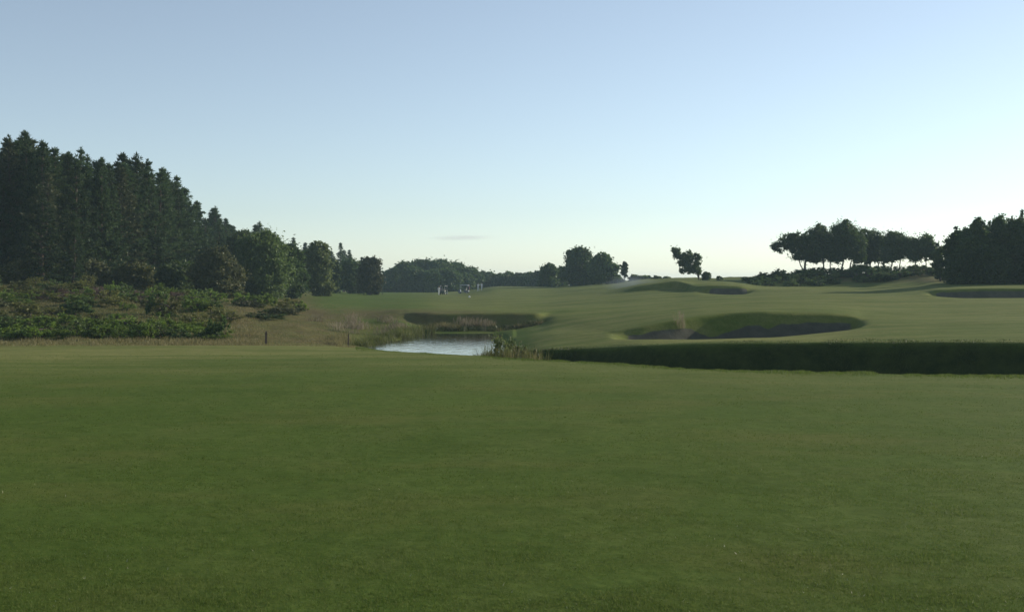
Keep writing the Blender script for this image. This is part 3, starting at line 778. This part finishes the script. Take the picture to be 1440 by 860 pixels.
bush('gorse', 236, 78, 34, 40, 'yellowish gorse shrub beside the upright dark green one')
bush('leaf_brown', 395, 92, 20, 54, 'brownish shrub with bare twigs at the right end of the heath')
bush('leaf_mid', 375, 84, 16, 60, 'low green shrub on the brown slope above the stake')
G_H = 'heath shrubs scattered on the slope'
for i in range(110):
    px = random.uniform(-60, 430); Y = random.uniform(68, 108)
    if px > 325 and Y < 96: continue
    k = random.choice(['gorse', 'gorse', 'leaf_bright', 'leaf_mid', 'leaf_brown', 'leaf_bright'])
    bush(k, px, Y, random.uniform(10, 24) , random.uniform(22, 52), 'small scrubby heath shrub scattered on the slope below the forest', group=G_H)
G_HE = 'heather cushions'
for i in range(46):
    px = random.uniform(60, 300); Y = random.uniform(90, 104) - (px < 120) * 3
    bush('heather', px, Y, random.uniform(7, 13), random.uniform(20, 44), 'low pinkish brown heather cushion on the slope below the pines', name='heather', cat='heather', group=G_HE)
# scrub on the bank below the hilltop trees
G_K = 'dark shrubs on the bank under the hilltop trees'
for i in range(80):
    px = random.uniform(1048, 1335); Y = random.uniform(162, 181)
    bush('leaf_dark' if i % 3 else 'leaf_mid', px, Y, random.uniform(9, 15) * (.75 if px < 1090 else 1), random.uniform(18, 34), 'low dark shrub on the bank under the hilltop row of trees', group=G_K)
bush('leaf_dark', 1218, 168, 27, 40, 'dark domed shrub standing out on the bank under the hilltop trees')
bush('leaf_brown', 1293, 168, 14, 30, 'reddish brown shrub at the right end of the hilltop bank')
bush('leaf_brown', 1275, 166, 11, 24, 'small reddish brown shrub on the hilltop bank left of a similar larger one')
bush('leaf_mid', 1242, 170, 20, 18, 'upright green shrub right of the dark domed shrub')
# pond corner shrubs
bush('leaf_light', 709, 48.0, 0, 50, 'yellow green shrub overhanging the near right corner of the pond', top=471)
bush('reed_leaf', 733, 46.5, 0, 46, 'pale brownish scrubby shrub between the pond and the ditch', top=477)
bush('gorse', 699, 46.5, 0, 28, 'low olive shrub at the water edge in the corner of the pond', top=486)
bush('leaf_mid', 722, 49.5, 0, 46, 'small green shrub behind the yellow green one at the pond corner', top=479)
bush('leaf_mid', 751, 45.5, 0, 36, 'little green shrub at the left end of the shaded ditch', top=486)
bush('leaf_dark', 601, 86, 10, 10, 'tiny dark bush alone on the far shore of the pond')

# ------------------------------------------------------------------ reeds, rushes, plume grass
def reed_var(seed, mat, n=70, H=1.0, spread=.35, plume=False, w=.012, lean=.25):
    r = np.random.default_rng(seed)
    b = np.column_stack([r.normal(0, spread, n), r.normal(0, spread, n), np.zeros(n)])
    d = unit(np.column_stack([r.normal(0, lean, n), r.normal(0, lean, n), np.ones(n)]))
    h = H * r.uniform(.55, 1.0, (n, 1))
    side = unit(np.cross(d, r.normal(size=(n, 3))))
    mid = b + d * h * .5 + np.array([0, 0, .03])
    tip = b + d * h + np.column_stack([r.normal(0, .1, n), r.normal(0, .1, n), -np.abs(r.normal(0, .04, n))])
    v = np.stack([b - side * w, b + side * w, mid + side * w * .8, mid - side * w * .8, tip], 1).reshape(-1, 3)
    i = np.arange(n) * 5
    q = np.column_stack([i, i + 1, i + 2, i + 3]); t = np.column_stack([i + 3, i + 2, i + 4])
    me = np_mesh('reed_blades', v, [q, t], M[mat])
    if plume:
        m_ = max(8, n // 4)
        tp = tip[:m_]; g = Geo()
        for k in range(26):
            c = tp + d[:m_] * ((k / 26. - .7) * .32) + r.normal(0, .025, (m_, 3))
            g.add(*diamonds(c, unit(d[:m_] + r.normal(0, .5, (m_, 3))) * .045, unit(r.normal(size=(m_, 3))) * .009))
        pm = g.mesh('reed_plumes', M['plume'])
        bm = bmesh.new(); bm.from_mesh(me); k0 = len(bm.faces); bm.from_mesh(pm); bm.faces.ensure_lookup_table()
        for f in bm.faces[k0:]: f.material_index = 1
        bm.to_mesh(me); bm.free(); me.materials.append(M['plume']); bpy.data.meshes.remove(pm)
    return me
RV = {'reed': [reed_var(500 + i, 'reed', plume=True) for i in range(3)], 'rush': [reed_var(510 + i, 'rush', n=110, spread=.4, lean=.3) for i in range(3)],
      'dark': [reed_var(530 + i, 'shade_dark_blade', n=130, spread=.45, lean=.3) for i in range(3)], 'dry': [reed_var(520 + i, 'drygrass', n=110, spread=.35, lean=.35) for i in range(3)]}
def reed(kind, px, Y, Hpx, label, group=None, name='reed_clump', cat='reeds', wide=1.0, v=None):
    x = xpx(px, Y); z = max(gz(x, Y), WZ - .15) - .03
    H = Hpx / F * Y
    o = mesh_obj(name, v or random.choice(RV[kind]))
    o.location = (x, Y, z); o.rotation_euler = (0, 0, random.uniform(0, 6.28)); o.scale = (wide, wide, H)
    return tag(o, label, cat, group)
random.seed(9)
G_RE = 'brown reeds along the left pond shore'
for i in range(17):
    px = random.gauss(500, 24) if i < 10 else random.gauss(548, 16); Y = random.uniform(80, 92)
    reed('reed', px, Y, random.uniform(8, 15), 'brown plumed reed clump on the rise left of the pond', G_RE)
G_RB = 'pale reeds on the shaded back bank'
for i, px in enumerate([648, 655, 662, 670, 677, 686]):
    reed('reed', px, 90.6, random.uniform(14, 19), 'pale dry reed clump standing against the shaded back bank of the pond', G_RB, wide=.8)
for i in range(40):
    px = random.uniform(604, 765); Y = random.uniform(88.6, 91.5)
    reed('dark' if i % 3 else 'dry', px, Y, random.uniform(7, 12), 'green rush tuft on the shaded back bank of the pond', 'rushes on the back bank', name='rush_tuft')  # most tufts use the darkened blades, painting in the back bank's shade
for i in range(44):
    t = random.random()
    px = 512 + t * 88 + random.uniform(-16, 6); Y = 68 + t * 18 + random.uniform(-1, 2.5)
    reed('rush', px, Y, random.uniform(9, 17), 'yellow green rush tuft on the left shore of the pond', 'rushes on the left shore', name='rush_tuft', wide=.9)
for i in range(12):
    reed('dry', random.uniform(668, 696), random.uniform(52, 60), random.uniform(8, 16), 'dry rush tuft in the shallow water at the pond corner', 'rushes at the pond corner', name='rush_tuft', wide=.7)
for i in range(22):
    px = random.uniform(688, 752); Yr = random.uniform(44.5, 48)
    x_ = xpx(px, Yr); top = random.uniform(474, 488)
    reed('rush' if i % 3 else 'dry', px, Yr, (zpy(top, Yr) - max(gz(x_, Yr), WZ - .15)) * F / Yr, 'tall rush clump among the shrubs at the near right corner of the pond', 'tall rushes at the pond corner', name='rush_tuft', wide=.8)
reed('reed', 957, 61.4, 24, 'feathery pale plume grass growing alone on the bunker rim', None, name='plume_grass', cat='grass clump', wide=.5)
for i in range(10):
    reed('dry', random.uniform(465, 490), random.uniform(60, 74), random.uniform(10, 17), 'dry grass clump beside the thin stake left of the pond', 'dry clumps near the thin stake', name='grass_clump', cat='grass clump', wide=.7)

for px in (985, 1228, 1236, 1292, 1303, 860, 1120, 1395, 905, 1180, 1350):
    Yt = float(np.interp(px, cols, bY[:, 0])) - .15
    reed('dry' if px in (1228, 1236, 1292, 1303) else 'rush', px, Yt, random.uniform(3.5, 6) if px in (1228, 1236, 1292, 1303) else random.uniform(2, 3.5), 'small tuft of long grass on the lip of the lawn above the dark ditch', 'tufts on the lawn lip', name='grass_tuft', cat='grass clump', wide=.38)
# ------------------------------------------------------------------ grass cover (stuff)
def blades(name, px, s, h, w, mat, seed, lean=.5):
    r = np.random.default_rng(seed)
    x, y, z = grid_sample(px, s)
    n = len(px)
    d = np.column_stack([r.normal(0, lean, n), r.normal(0, lean, n), np.ones(n)]); d = unit(d)
    az = r.uniform(0, np.pi, n)
    side = np.column_stack([np.cos(az), np.sin(az), np.zeros(n)]) * w[:, None]
    b = np.column_stack([x, y, z - .004])
    v = np.stack([b - side, b + side, b + d * h[:, None]], 1).reshape(-1, 3)
    me = np_mesh(name, v, np.arange(3 * n).reshape(n, 3), M[mat])
    return tag(mesh_obj(name, me), kind='stuff')
r = np.random.default_rng(77)
N1 = 420000
py = r.uniform(498, 900, N1); px = r.uniform(-240, 1680, N1)
Eg = np.interp(px, cols, bY[:, 0])
Yb = CZ / ((py - HOR) / F - .026)
ok = (Yb < Eg * .995) & (Yb > 3.5)
Yb = Yb[ok]; px = px[ok]; Eg = Eg[ok]
s1 = (Yb / Eg) ** (1 / 1.4)
pxl = 720 + (px - 720) * Yb / gfan(Yb)     # keep the spread even where the fan narrows
clump = fbm(xpx(pxl, gfan(Yb)) * 1.7, Yb * 1.7, 5) + .6 * fbm(xpx(pxl, gfan(Yb)) * 9, Yb * 9, 15)
h1 = (.016 + .012 * np.clip(clump, -.8, 1)) * r.uniform(.6, 1.4, len(Yb))
blades('mown_grass', pxl, s1, np.maximum(h1, .004), np.maximum(.0022, .00042 * Yb), 'turf_blade', 78, lean=.7)
NC_ = 1500
py = r.uniform(600, 900, NC_); px = r.uniform(-200, 1640, NC_)
kp = fbm(px / 90., py / 40., 61) > .12
py, px = py[kp], px[kp]
Yb = CZ / ((py - HOR) / F - .026); Eg = np.interp(px, cols, bY[:, 0])
blades('clover', 720 + (px - 720) * Yb / gfan(Yb), (Yb / Eg) ** (1 / 1.4), r.uniform(.018, .03, len(Yb)), r.uniform(.004, .008, len(Yb)), 'clover', 82, lean=1.2)
# ragged longer grass along the lawn's edge and on the heath
N2 = 120000
px = r.uniform(-240, 560, N2); s2 = r.uniform(.965, 12.2, N2) 
keep = (np.interp(px, [430, 560], [1, .25]) > r.random(N2)) & ~((px > 505) & (s2 < 6.5))
px = px[keep]; s2 = s2[keep]
_, yy, _ = grid_sample(px, s2)
hh = r.uniform(.10, .34, len(px)) * np.clip(.7 + fbm(px / 17., s2 * 2.1, 31), .25, 1.5) * sstep(.95, 2.2, s2) * (1 - .62 * sstep(320, 380, px))
blades('heath_grass', px, s2, np.maximum(hh, .015), r.uniform(.010, .022, len(px)), 'drygrass', 79, lean=.38)
N3 = 60000
px = r.uniform(500, 1640, N3); s3 = 1 + np.abs(r.normal(0, .05, N3)) * np.where(r.random(N3) < .5, 1, -.35)
blades('edge_grass', px, s3, r.uniform(.02, .075, N3) * np.clip(1 + 1.2 * fbm(px / 23., px * 0, 41), .3, 2.2), r.uniform(.006, .012, N3), 'turf_blade', 80, lean=.45)
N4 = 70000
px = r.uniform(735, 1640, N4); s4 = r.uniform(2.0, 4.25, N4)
blades('bank_grass', px, s4, r.uniform(.02, .07, N4) * np.clip(1 + 1.5 * fbm(px / 31., s4 * .8, 51), .3, 2.4), r.uniform(.007, .013, N4), 'shade_dark_blade', 81, lean=.5)  # ditch shade painted into these blades as well

# ------------------------------------------------------------------ box modelling helpers
class MB:
    def __init__(s): s.bm = bmesh.new()
    def box(s, c, d, bev=0.0, rot=None):
        r_ = bmesh.ops.create_cube(s.bm, size=1)
        vs = r_['verts']
        mt = Matrix.Translation(c)
        if rot is not None: mt = mt @ rot
        mt = mt @ Matrix.Diagonal((*d, 1))
        bmesh.ops.transform(s.bm, matrix=mt, verts=vs)
        if bev:
            es = list({e for v in vs for e in v.link_edges})
            bmesh.ops.bevel(s.bm, geom=es, offset=bev, segments=2, affect='EDGES', profile=.6)
        return s
    def cyl(s, a, b, r1, r2=None, seg=16):
        a = Vector(a); b = Vector(b); d = b - a
        q = d.to_track_quat('Z', 'Y').to_matrix().to_4x4()
        bmesh.ops.create_cone(s.bm, cap_ends=True, segments=seg, radius1=r1, radius2=r1 if r2 is None else r2, depth=d.length, matrix=Matrix.Translation((a + b) / 2) @ q)
        return s
    def prism(s, prof, y0, y1, bev=0.0):
        v0 = [s.bm.verts.new((x, y0, z)) for x, z in prof]; v1 = [s.bm.verts.new((x, y1, z)) for x, z in prof]
        n = len(prof); fs = [s.bm.faces.new(v0), s.bm.faces.new(v1[::-1])]
        for i in range(n): fs.append(s.bm.faces.new((v0[i], v1[i], v1[(i + 1) % n], v0[(i + 1) % n])))
        bmesh.ops.recalc_face_normals(s.bm, faces=fs)
        if bev:
            es = list({e for f in fs for e in f.edges})
            bmesh.ops.bevel(s.bm, geom=es, offset=bev, segments=2, affect='EDGES', profile=.6)
        return s
    def sphere(s, c, rad, sc=(1, 1, 1), seg=16):
        bmesh.ops.create_uvsphere(s.bm, u_segments=seg, v_segments=seg // 2, radius=rad, matrix=Matrix.Translation(c) @ Matrix.Diagonal((*sc, 1)))
        return s
    def build(s, name, mat, parent=None, smooth=True):
        me = bpy.data.meshes.new(name); s.bm.to_mesh(me); s.bm.free()
        if smooth:
            for p in me.polygons: p.use_smooth = len(p.vertices) == 4 and smooth == 'all'
        me.materials.append(mat)
        return mesh_obj(name, me, parent)

PM = {k: plain(k, c, ro, spec=.5, var=.06) for k, c, ro in [('cart_cream', (.10, .12, .15), .35), ('cart_green', (.03, .06, .045), .3), ('cart_roof_white', (.62, .66, .70), .4), ('cart_roof_dark', (.05, .055, .06), .5), ('vinyl_black', (.03, .03, .032), .5),
      ('seat_vinyl', (.28, .26, .22), .5), ('tyre_rubber', (.02, .02, .02), .8), ('rim_grey', (.4, .4, .42), .35), ('post_metal', (.6, .62, .64), .35), ('bag_navy', (.02, .03, .07), .6), ('bag_red', (.2, .03, .03), .6), ('club_steel', (.5, .5, .5), .25),
      ('skin', (.48, .30, .22), .5), ('hair_brown', (.04, .025, .015), .6), ('white_cotton', (.78, .78, .76), .8), ('dark_trousers', (.03, .03, .04), .8), ('stone_trousers', (.42, .38, .30), .8), ('light_trousers', (.7, .7, .68), .8), ('white_paint', (.82, .82, .80), .4)]}
gm, nt, N, L = new_mat('cart_windscreen')
o_ = N.new('ShaderNodeOutputMaterial'); gl = N.new('ShaderNodeBsdfGlass'); gl.inputs['Roughness'].default_value = .02; gl.inputs['IOR'].default_value = 1.05
gl.inputs['Color'].default_value = (.85, .9, .92, 1); L.new(gl.outputs['BSDF'], o_.inputs['Surface'])

def golf_cart(label, px, Y, rz, body, roof):
    x = xpx(px, Y); z = gz(x, Y) + .01
    o = empty('golf_cart', (x, Y, z), rz); tag(o, label, 'golf cart')
    # x = forward
    MB().prism([(1.18, .30), (1.22, .52), (1.02, .74), (.74, .86), (.66, .80), (.60, .36), (-.12, .34), (-.16, .62), (-.72, .66), (-1.12, .62), (-1.18, .40), (-1.02, .28), (-.30, .24), (.60, .24)], -.54, .54, .03).build('body', PM[body], o)
    MB().box((-.32, 0, .72), (.50, 1.06, .14), .04).build('seat', PM['seat_vinyl'], o)
    MB().box((-.60, 0, .98), (.12, 1.06, .40), .04, Matrix.Rotation(R(-10), 4, 'Y')).build('backrest', PM['seat_vinyl'], o)
    MB().box((-.10, 0, 1.80), (1.75, 1.16, .09), .04).build('roof', PM[roof], o)
    for sx, tx in ((.76, .62), (-.82, -.86)):
        for sy in (-.50, .50):
            MB().cyl((sx, sy, .70 if sx > 0 else .62), (tx, sy, 1.77), .022, seg=8).build('roof_post', PM['post_metal'], o)
    MB().box((.69, 0, 1.30), (.012, .94, .84), 0, Matrix.Rotation(R(-9), 4, 'Y')).build('windscreen', gm, o)
    MB().cyl((.55, .26, .70), (.30, .26, 1.02), .018, seg=8).build('steering_column', PM['vinyl_black'], o)
    sw = MB(); bm = sw.bm
    for k in range(16):
        a0 = k / 16 * 6.283; a1 = (k + 1) / 16 * 6.283
        f = lambda a: (.30 + .12 * math.cos(a) * .62, .26 + .17 * math.sin(a), 1.02 + .17 * math.cos(a) * .62)
        sw.cyl(f(a0), f(a1), .014, seg=6)
    sw.build('steering_wheel', PM['vinyl_black'], o)
    for sx in (.80, -.78):
        for sy in (-.48, .48):
            s_ = math.copysign(1, sy)
            wroot = MB().cyl((sx, sy - .09, .225), (sx, sy + .09, .225), .225, seg=24).build('wheel', PM['tyre_rubber'], o)
            MB().cyl((sx, sy + s_ * .085, .225), (sx, sy + s_ * .10, .225), .125, seg=20).build('rim', PM['rim_grey'], wroot)
    for sy in (-.36, .36):
        MB().sphere((1.12, sy, .62), .07, (.5, 1, .8)).build('headlight', PM['white_paint'], o)
    MB().box((-1.02, 0, .72), (.30, 1.0, .05), .015).build('bag_rack', PM['vinyl_black'], o)
    return o
def golf_bag(cart, sy, mat, label):
    m_ = Matrix.Translation(cart.location) @ Matrix.Rotation(cart.rotation_euler[2], 4, 'Z')
    o = empty('golf_bag', m_ @ Vector((-1.02, sy, .75)), cart.rotation_euler[2]); o.rotation_euler = (0, R(-8), cart.rotation_euler[2])
    tag(o, label, 'golf bag')
    b = MB(); b.cyl((0, 0, 0), (0, 0, .80), .12, .13, 16); b.box((-.12, 0, .28), (.08, .16, .34), .03); b.build('bag', PM[mat], o)
    for k in range(6):
        a = k * 1.05; cx, cy = .06 * math.cos(a), .06 * math.sin(a)
        c = MB(); c.cyl((cx, cy, .7), (cx * 1.7, cy * 1.7, 1.05 + .03 * (k % 3)), .008, seg=6); c.box((cx * 1.7, cy * 1.7 + .02, 1.07 + .03 * (k % 3)), (.03, .09, .05), .01); c.build('club', PM['club_steel'], o)
    return o
c1 = golf_cart('golf cart with a pale roof standing side-on on the far fairway', 652, 236, R(172), 'cart_cream', 'cart_roof_white')
c2 = golf_cart('dark golf cart seen from behind, left of the pale roofed cart', 624, 232, R(75), 'cart_green', 'cart_roof_dark')
golf_bag(c1, .28, 'bag_navy', 'navy golf bag upright on the rear rack of the pale roofed cart')
golf_bag(c1, -.28, 'bag_red', 'red golf bag upright on the rear rack of the pale roofed cart')
golf_bag(c2, .28, 'bag_navy', 'navy golf bag on the back of the dark golf cart')

# ------------------------------------------------------------------ people
def skin_mesh(name, joints, edges, sub=1):
    """joints: list of (co, rx, ry)"""
    me = bpy.data.meshes.new(name + '_cage')
    me.from_pydata([j[0] for j in joints], edges, [])
    ob = bpy.data.objects.new(name + '_cage', me); COL.objects.link(ob)
    sk = ob.modifiers.new('skin', 'SKIN'); sk.use_smooth_shade = True
    if not me.skin_vertices: 
        bm = bmesh.new(); bm.from_mesh(me); bm.verts.layers.skin.verify(); bm.to_mesh(me); bm.free()
    for i, j in enumerate(joints):
        me.skin_vertices[0].data[i].radius = (j[1], j[2]); me.skin_vertices[0].data[i].use_root = (i == 0)
    ss = ob.modifiers.new('sub', 'SUBSURF'); ss.levels = sub; ss.render_levels = sub
    dg = bpy.context.evaluated_depsgraph_get()
    out = bpy.data.meshes.new_from_object(ob.evaluated_get(dg)); out.name = name
    bpy.data.objects.remove(ob); bpy.data.meshes.remove(me)
    return out
def person(label, px, Y, rz, trousers='dark_trousers', H=1.76, arm=(0., .35), stride=.12):
    k = H / 1.76
    x = xpx(px, Y); z = gz(x, Y) - .01
    o = empty('person', (x, Y, z), rz); o.scale = (k, k, k); tag(o, label, 'person')
    J, Ed = [], []
    def j(co, r1, r2=None): J.append((co, r1, r2 or r1)); return len(J) - 1
    pel = j((0, 0, .95), .15, .11); wa = j((0, .01, 1.12), .135, .10); ch = j((0, 0, 1.32), .16, .115); nk = j((0, 0, 1.49), .055); hd0 = j((0, -.01, 1.58), .075, .085); hd = j((0, -.01, 1.67), .08, .10); tp = j((0, 0, 1.735), .05, .06)
    Ed += [(pel, wa), (wa, ch), (ch, nk), (nk, hd0), (hd0, hd), (hd, tp)]
    nose = j((0, -.115, 1.635), .012); Ed.append((hd0, nose))
    legs = {}
    arms = {}
    for s in (-1, 1):
        hp = j((s * .09, 0, .90), .085, .095); kn = j((s * .10, -.02 + s * stride * .5, .50), .058, .062); an = j((s * .10, .03 + s * stride, .09), .04); to = j((s * .115, -.14 + s * stride, .035), .04, .03)
        Ed += [(pel, hp), (hp, kn), (kn, an), (an, to)]; legs[s] = (J[hp], J[kn], J[an])
        sh = j((s * .185, 0, 1.43), .055); bend = arm[0] if s < 0 else arm[1]
        el = j((s * .245, .02 - .08 * bend, 1.15), .042); wr = j((s * .25, -.04 - .30 * bend, .91 + .30 * bend), .028); pm = j((s * .25, -.06 - .36 * bend, .83 + .32 * bend), .034, .018)
        Ed += [(ch, sh), (sh, el), (el, wr), (wr, pm)]; arms[s] = (J[sh], J[el])
        p0 = Vector(J[pm][0])
        for q in range(4):
            f1 = j(tuple(p0 + Vector((-s * .012, -.024 + q * .016, -.045))), .009); f2 = j(tuple(p0 + Vector((-s * .03, -.024 + q * .016, -.085 - (.012 if q in (1, 2) else 0)))), .008)
            Ed += [(pm, f1), (f1, f2)]
        th = j(tuple(p0 + Vector((-s * .01, -.05, .0))), .010); th2 = j(tuple(p0 + Vector((-s * .02, -.065, -.04))), .008); Ed += [(pm, th), (th, th2)]
    body = skin_mesh('person_body', J, Ed); body.materials.append(PM['skin'])
    mesh_obj('body', body, o)
    # shirt
    J2, E2 = [], []
    def a2(co, r1, r2): J2.append((co, r1, r2)); return len(J2) - 1
    s0 = a2((0, 0, .93), .175, .135); s1_ = a2((0, .01, 1.12), .16, .125); s2_ = a2((0, 0, 1.33), .18, .138); s3 = a2((0, 0, 1.45), .085, .08)
    E2 += [(s0, s1_), (s1_, s2_), (s2_, s3)]
    for s in (-1, 1):
        q0 = a2(arms[s][0][0], .075, .075); e = Vector(arms[s][0][0]).lerp(Vector(arms[s][1][0]), .8); q1 = a2(tuple(e), .062, .062); E2 += [(s2_, q0), (q0, q1)]
    sh_ = skin_mesh('person_shirt', J2, E2); sh_.materials.append(PM['white_cotton']); mesh_obj('shirt', sh_, o)
    J3, E3 = [], []
    def a3(co, r1, r2): J3.append((co, r1, r2)); return len(J3) - 1
    t0 = a3((0, 0, .97), .165, .13)
    for s in (-1, 1):
        b = a3(legs[s][0][0], .105, .112); c = a3(legs[s][1][0], .078, .08); d = a3(tuple(Vector(legs[s][2][0]) + Vector((0, 0, .02))), .062, .065); E3 += [(t0, b), (b, c), (c, d)]
    tr_ = skin_mesh('person_trousers', J3, E3); tr_.materials.append(PM[trousers]); mesh_obj('trousers', tr_, o)
    m_ = MB(); m_.sphere((0, .012, 1.70), .105, (.9, 1.05, .85), 20)
    bmesh.ops.delete(m_.bm, geom=[v for v in m_.bm.verts if v.co.y < -.03 and v.co.z < 1.72], context='VERTS')
    m_.build('hair', PM['hair_brown'], o, smooth='all')
    for s in (-1, 1):
        MB().box((s * .115, -.04 + s * stride, .035), (.09, .27, .08), .03).build('shoe', PM['white_cotton'], o)
        MB().sphere((s * .03, -.098, 1.655), .011, seg=8).build('eye', PM['vinyl_black'], o)
    return o
person('person in white standing beside the dark golf cart', 617.2, 229, R(20), 'light_trousers', arm=(.2, .6))
person('person dressed in white, left of a pair standing right of the pale roofed cart', 672.5, 240, R(-30), 'light_trousers', arm=(0, .2))
person('person dressed in white, right of a pair standing right of the pale roofed cart', 677.3, 242, R(35), 'light_trousers', H=1.7, arm=(.4, .1))

# ------------------------------------------------------------------ stakes and tee marker
def stake(label, px, Y, hpx, w):
    x = xpx(px, Y); z = gz(x, Y) - .1
    h = hpx / F * Y + .1
    o = empty('wooden_stake', (x, Y, z), random.uniform(-.3, .3)); o.rotation_euler = (random.uniform(-.04, .04), random.uniform(-.04, .04), .4)
    tag(o, label, 'stake')
    MB().box((0, 0, h * .47), (w, w, h * .94), .008).build('post', M['wood'], o)
    b = MB(); b.prism([(-w / 2 + .004, 0), (w / 2 - .004, 0), (.01, w * .9), (-.01, w * .9)], -w / 2 + .004, w / 2 - .004, .004)
    t = b.build('pointed_top', M['wood'], o); t.location = (0, 0, h * .94 + .001)
    return o
stake('short dark wooden stake at the end of the lawn before the brown heath', 374, 57, 17, .10)
stake('thin dark stake among dry grass near the left tip of the pond', 489.5, 61, 19, .06)
o = empty('tee_marker', (xpx(660, 172), 172, gz(xpx(660, 172), 172)), 0)
tag(o, 'small white ball-shaped tee marker on the fairway before the pale roofed cart', 'tee marker')
MB().sphere((0, 0, .17), .15, (1, 1, .95), 20).build('ball', PM['white_paint'], o, smooth='all')
MB().cyl((0, 0, -.08), (0, 0, .05), .03, seg=8).build('spike', PM['post_metal'], o)

# ------------------------------------------------------------------ air: haze, spray mist, cloud
def vol_mat(name, dens, col, aniso=0.0, noise=None):
    m, nt, N, L = new_mat(name)
    out = N.new('ShaderNodeOutputMaterial')
    v = N.new('ShaderNodeVolumePrincipled')
    v.inputs['Color'].default_value = (*col, 1)
    v.inputs['Density'].default_value = dens
    v.inputs['Anisotropy'].default_value = aniso
    if noise:
        sc, thr = noise
        tc = N.new('ShaderNodeTexCoord')
        # fades towards the outside of its own unit ball, broken by noise
        ln = N.new('ShaderNodeVectorMath'); ln.operation = 'LENGTH'; L.new(tc.outputs['Object'], ln.inputs[0])
        nz = N.new('ShaderNodeTexNoise'); nz.inputs['Scale'].default_value = sc; nz.inputs['Detail'].default_value = 3
        L.new(tc.outputs['Object'], nz.inputs['Vector'])
        a = N.new('ShaderNodeMath'); a.operation = 'SUBTRACT'; a.inputs[0].default_value = 1.0; L.new(ln.outputs['Value'], a.inputs[1])
        b = N.new('ShaderNodeMath'); b.operation = 'ADD'; L.new(a.outputs[0], b.inputs[0])
        c = N.new('ShaderNodeMath'); c.operation = 'SUBTRACT'; L.new(nz.outputs['Fac'], c.inputs[0]); c.inputs[1].default_value = thr
        L.new(c.outputs[0], b.inputs[1])
        mr = N.new('ShaderNodeMapRange'); mr.inputs['From Min'].default_value = .2; mr.inputs['From Max'].default_value = .9; mr.inputs['To Max'].default_value = dens
        L.new(b.outputs[0], mr.inputs['Value']); L.new(mr.outputs['Result'], v.inputs['Density'])
    L.new(v.outputs['Volume'], out.inputs['Volume'])
    return m
HAZE = .00029
zmin = float(GZ.min()) - 1
hz = MB(); hz.box((0, 1200, (zmin + 25) / 2), (2 * 71000, 2 * 1450 + 20, 25 - zmin))
ho = hz.build('haze', vol_mat('haze_air', HAZE, (.62, .86, 1.0), .0), None, smooth=False); tag(ho, kind='stuff')

def ball_volume(name, loc, scl, mat, kind):
    o = MB().sphere((0, 0, 0), 1.0, seg=24).build(name, mat, None, smooth='all')
    o.location = loc; o.scale = scl; tag(o, kind=kind)
    return o
mx, mY = 884, 172
ball_volume('sprinkler_mist', (xpx(mx, mY), mY, zpy(398, mY)), (5.6, 4.0, 1.9), vol_mat('mist', .05, (.7, .8, 1.0), .0, (1.7, .5)), 'stuff')
cl = ball_volume('cloud', (xpx(650, 9000), 9000, zpy(334, 9000)), (390, 160, 34), vol_mat('cloud_vapour', .0045, (.78, .80, .84), .2, (1.3, .5)), 'stuff')

# ------------------------------------------------------------------ light
SUN_EL, SUN_AZ = R(18), R(57)          # azimuth clockwise from the view direction (+Y)
sd = Vector((math.sin(SUN_AZ) * math.cos(SUN_EL), math.cos(SUN_AZ) * math.cos(SUN_EL), math.sin(SUN_EL)))
sun_d = bpy.data.lights.new('sun', 'SUN'); sun_d.energy = 5.0; sun_d.angle = R(.53); sun_d.color = (1, .90, .74)
sun = bpy.data.objects.new('sun', sun_d); COL.objects.link(sun)
sun.rotation_euler = sd.to_track_quat('Z', 'Y').to_euler(); sun.location = (60, 60, 80)
w = bpy.data.worlds.new('World'); scene.world = w; w.use_nodes = True
nt = w.node_tree; nt.nodes.clear()
sky = nt.nodes.new('ShaderNodeTexSky'); sky.sky_type = 'NISHITA'; sky.sun_disc = False
sky.sun_elevation = SUN_EL; sky.sun_rotation = SUN_AZ
sky.altitude = 0; sky.air_density = 0.95; sky.dust_density = 0.15; sky.ozone_density = 2.8
bg = nt.nodes.new('ShaderNodeBackground'); bg.inputs['Strength'].default_value = .124
ow = nt.nodes.new('ShaderNodeOutputWorld')
tint = nt.nodes.new('ShaderNodeMix'); tint.data_type = 'RGBA'; tint.blend_type = 'MULTIPLY'
tint.inputs['Factor'].default_value = 1; tint.inputs['B'].default_value = (.985, .995, .975, 1)
hs = nt.nodes.new('ShaderNodeHueSaturation'); hs.inputs['Saturation'].default_value = .68
nt.links.new(sky.outputs['Color'], hs.inputs['Color']); nt.links.new(hs.outputs['Color'], tint.inputs['A']); nt.links.new(tint.outputs['Result'], bg.inputs['Color']); nt.links.new(bg.outputs['Background'], ow.inputs['Surface'])

vs = scene.view_settings
scene.display_settings.display_device = 'sRGB'
vs.view_transform = 'Standard'; vs.look = 'None'; vs.exposure = 0.3; vs.gamma = 1.0; vs.use_curve_mapping = False
scene.render.engine = 'CYCLES'
cy = scene.cycles
cy.use_denoising = True
cy.max_bounces = 7; cy.diffuse_bounces = 3; cy.glossy_bounces = 3; cy.transmission_bounces = 5; cy.volume_bounces = 1; cy.transparent_max_bounces = 8
cy.sample_clamp_indirect = 4
cy.use_adaptive_sampling = True; cy.adaptive_threshold = .01
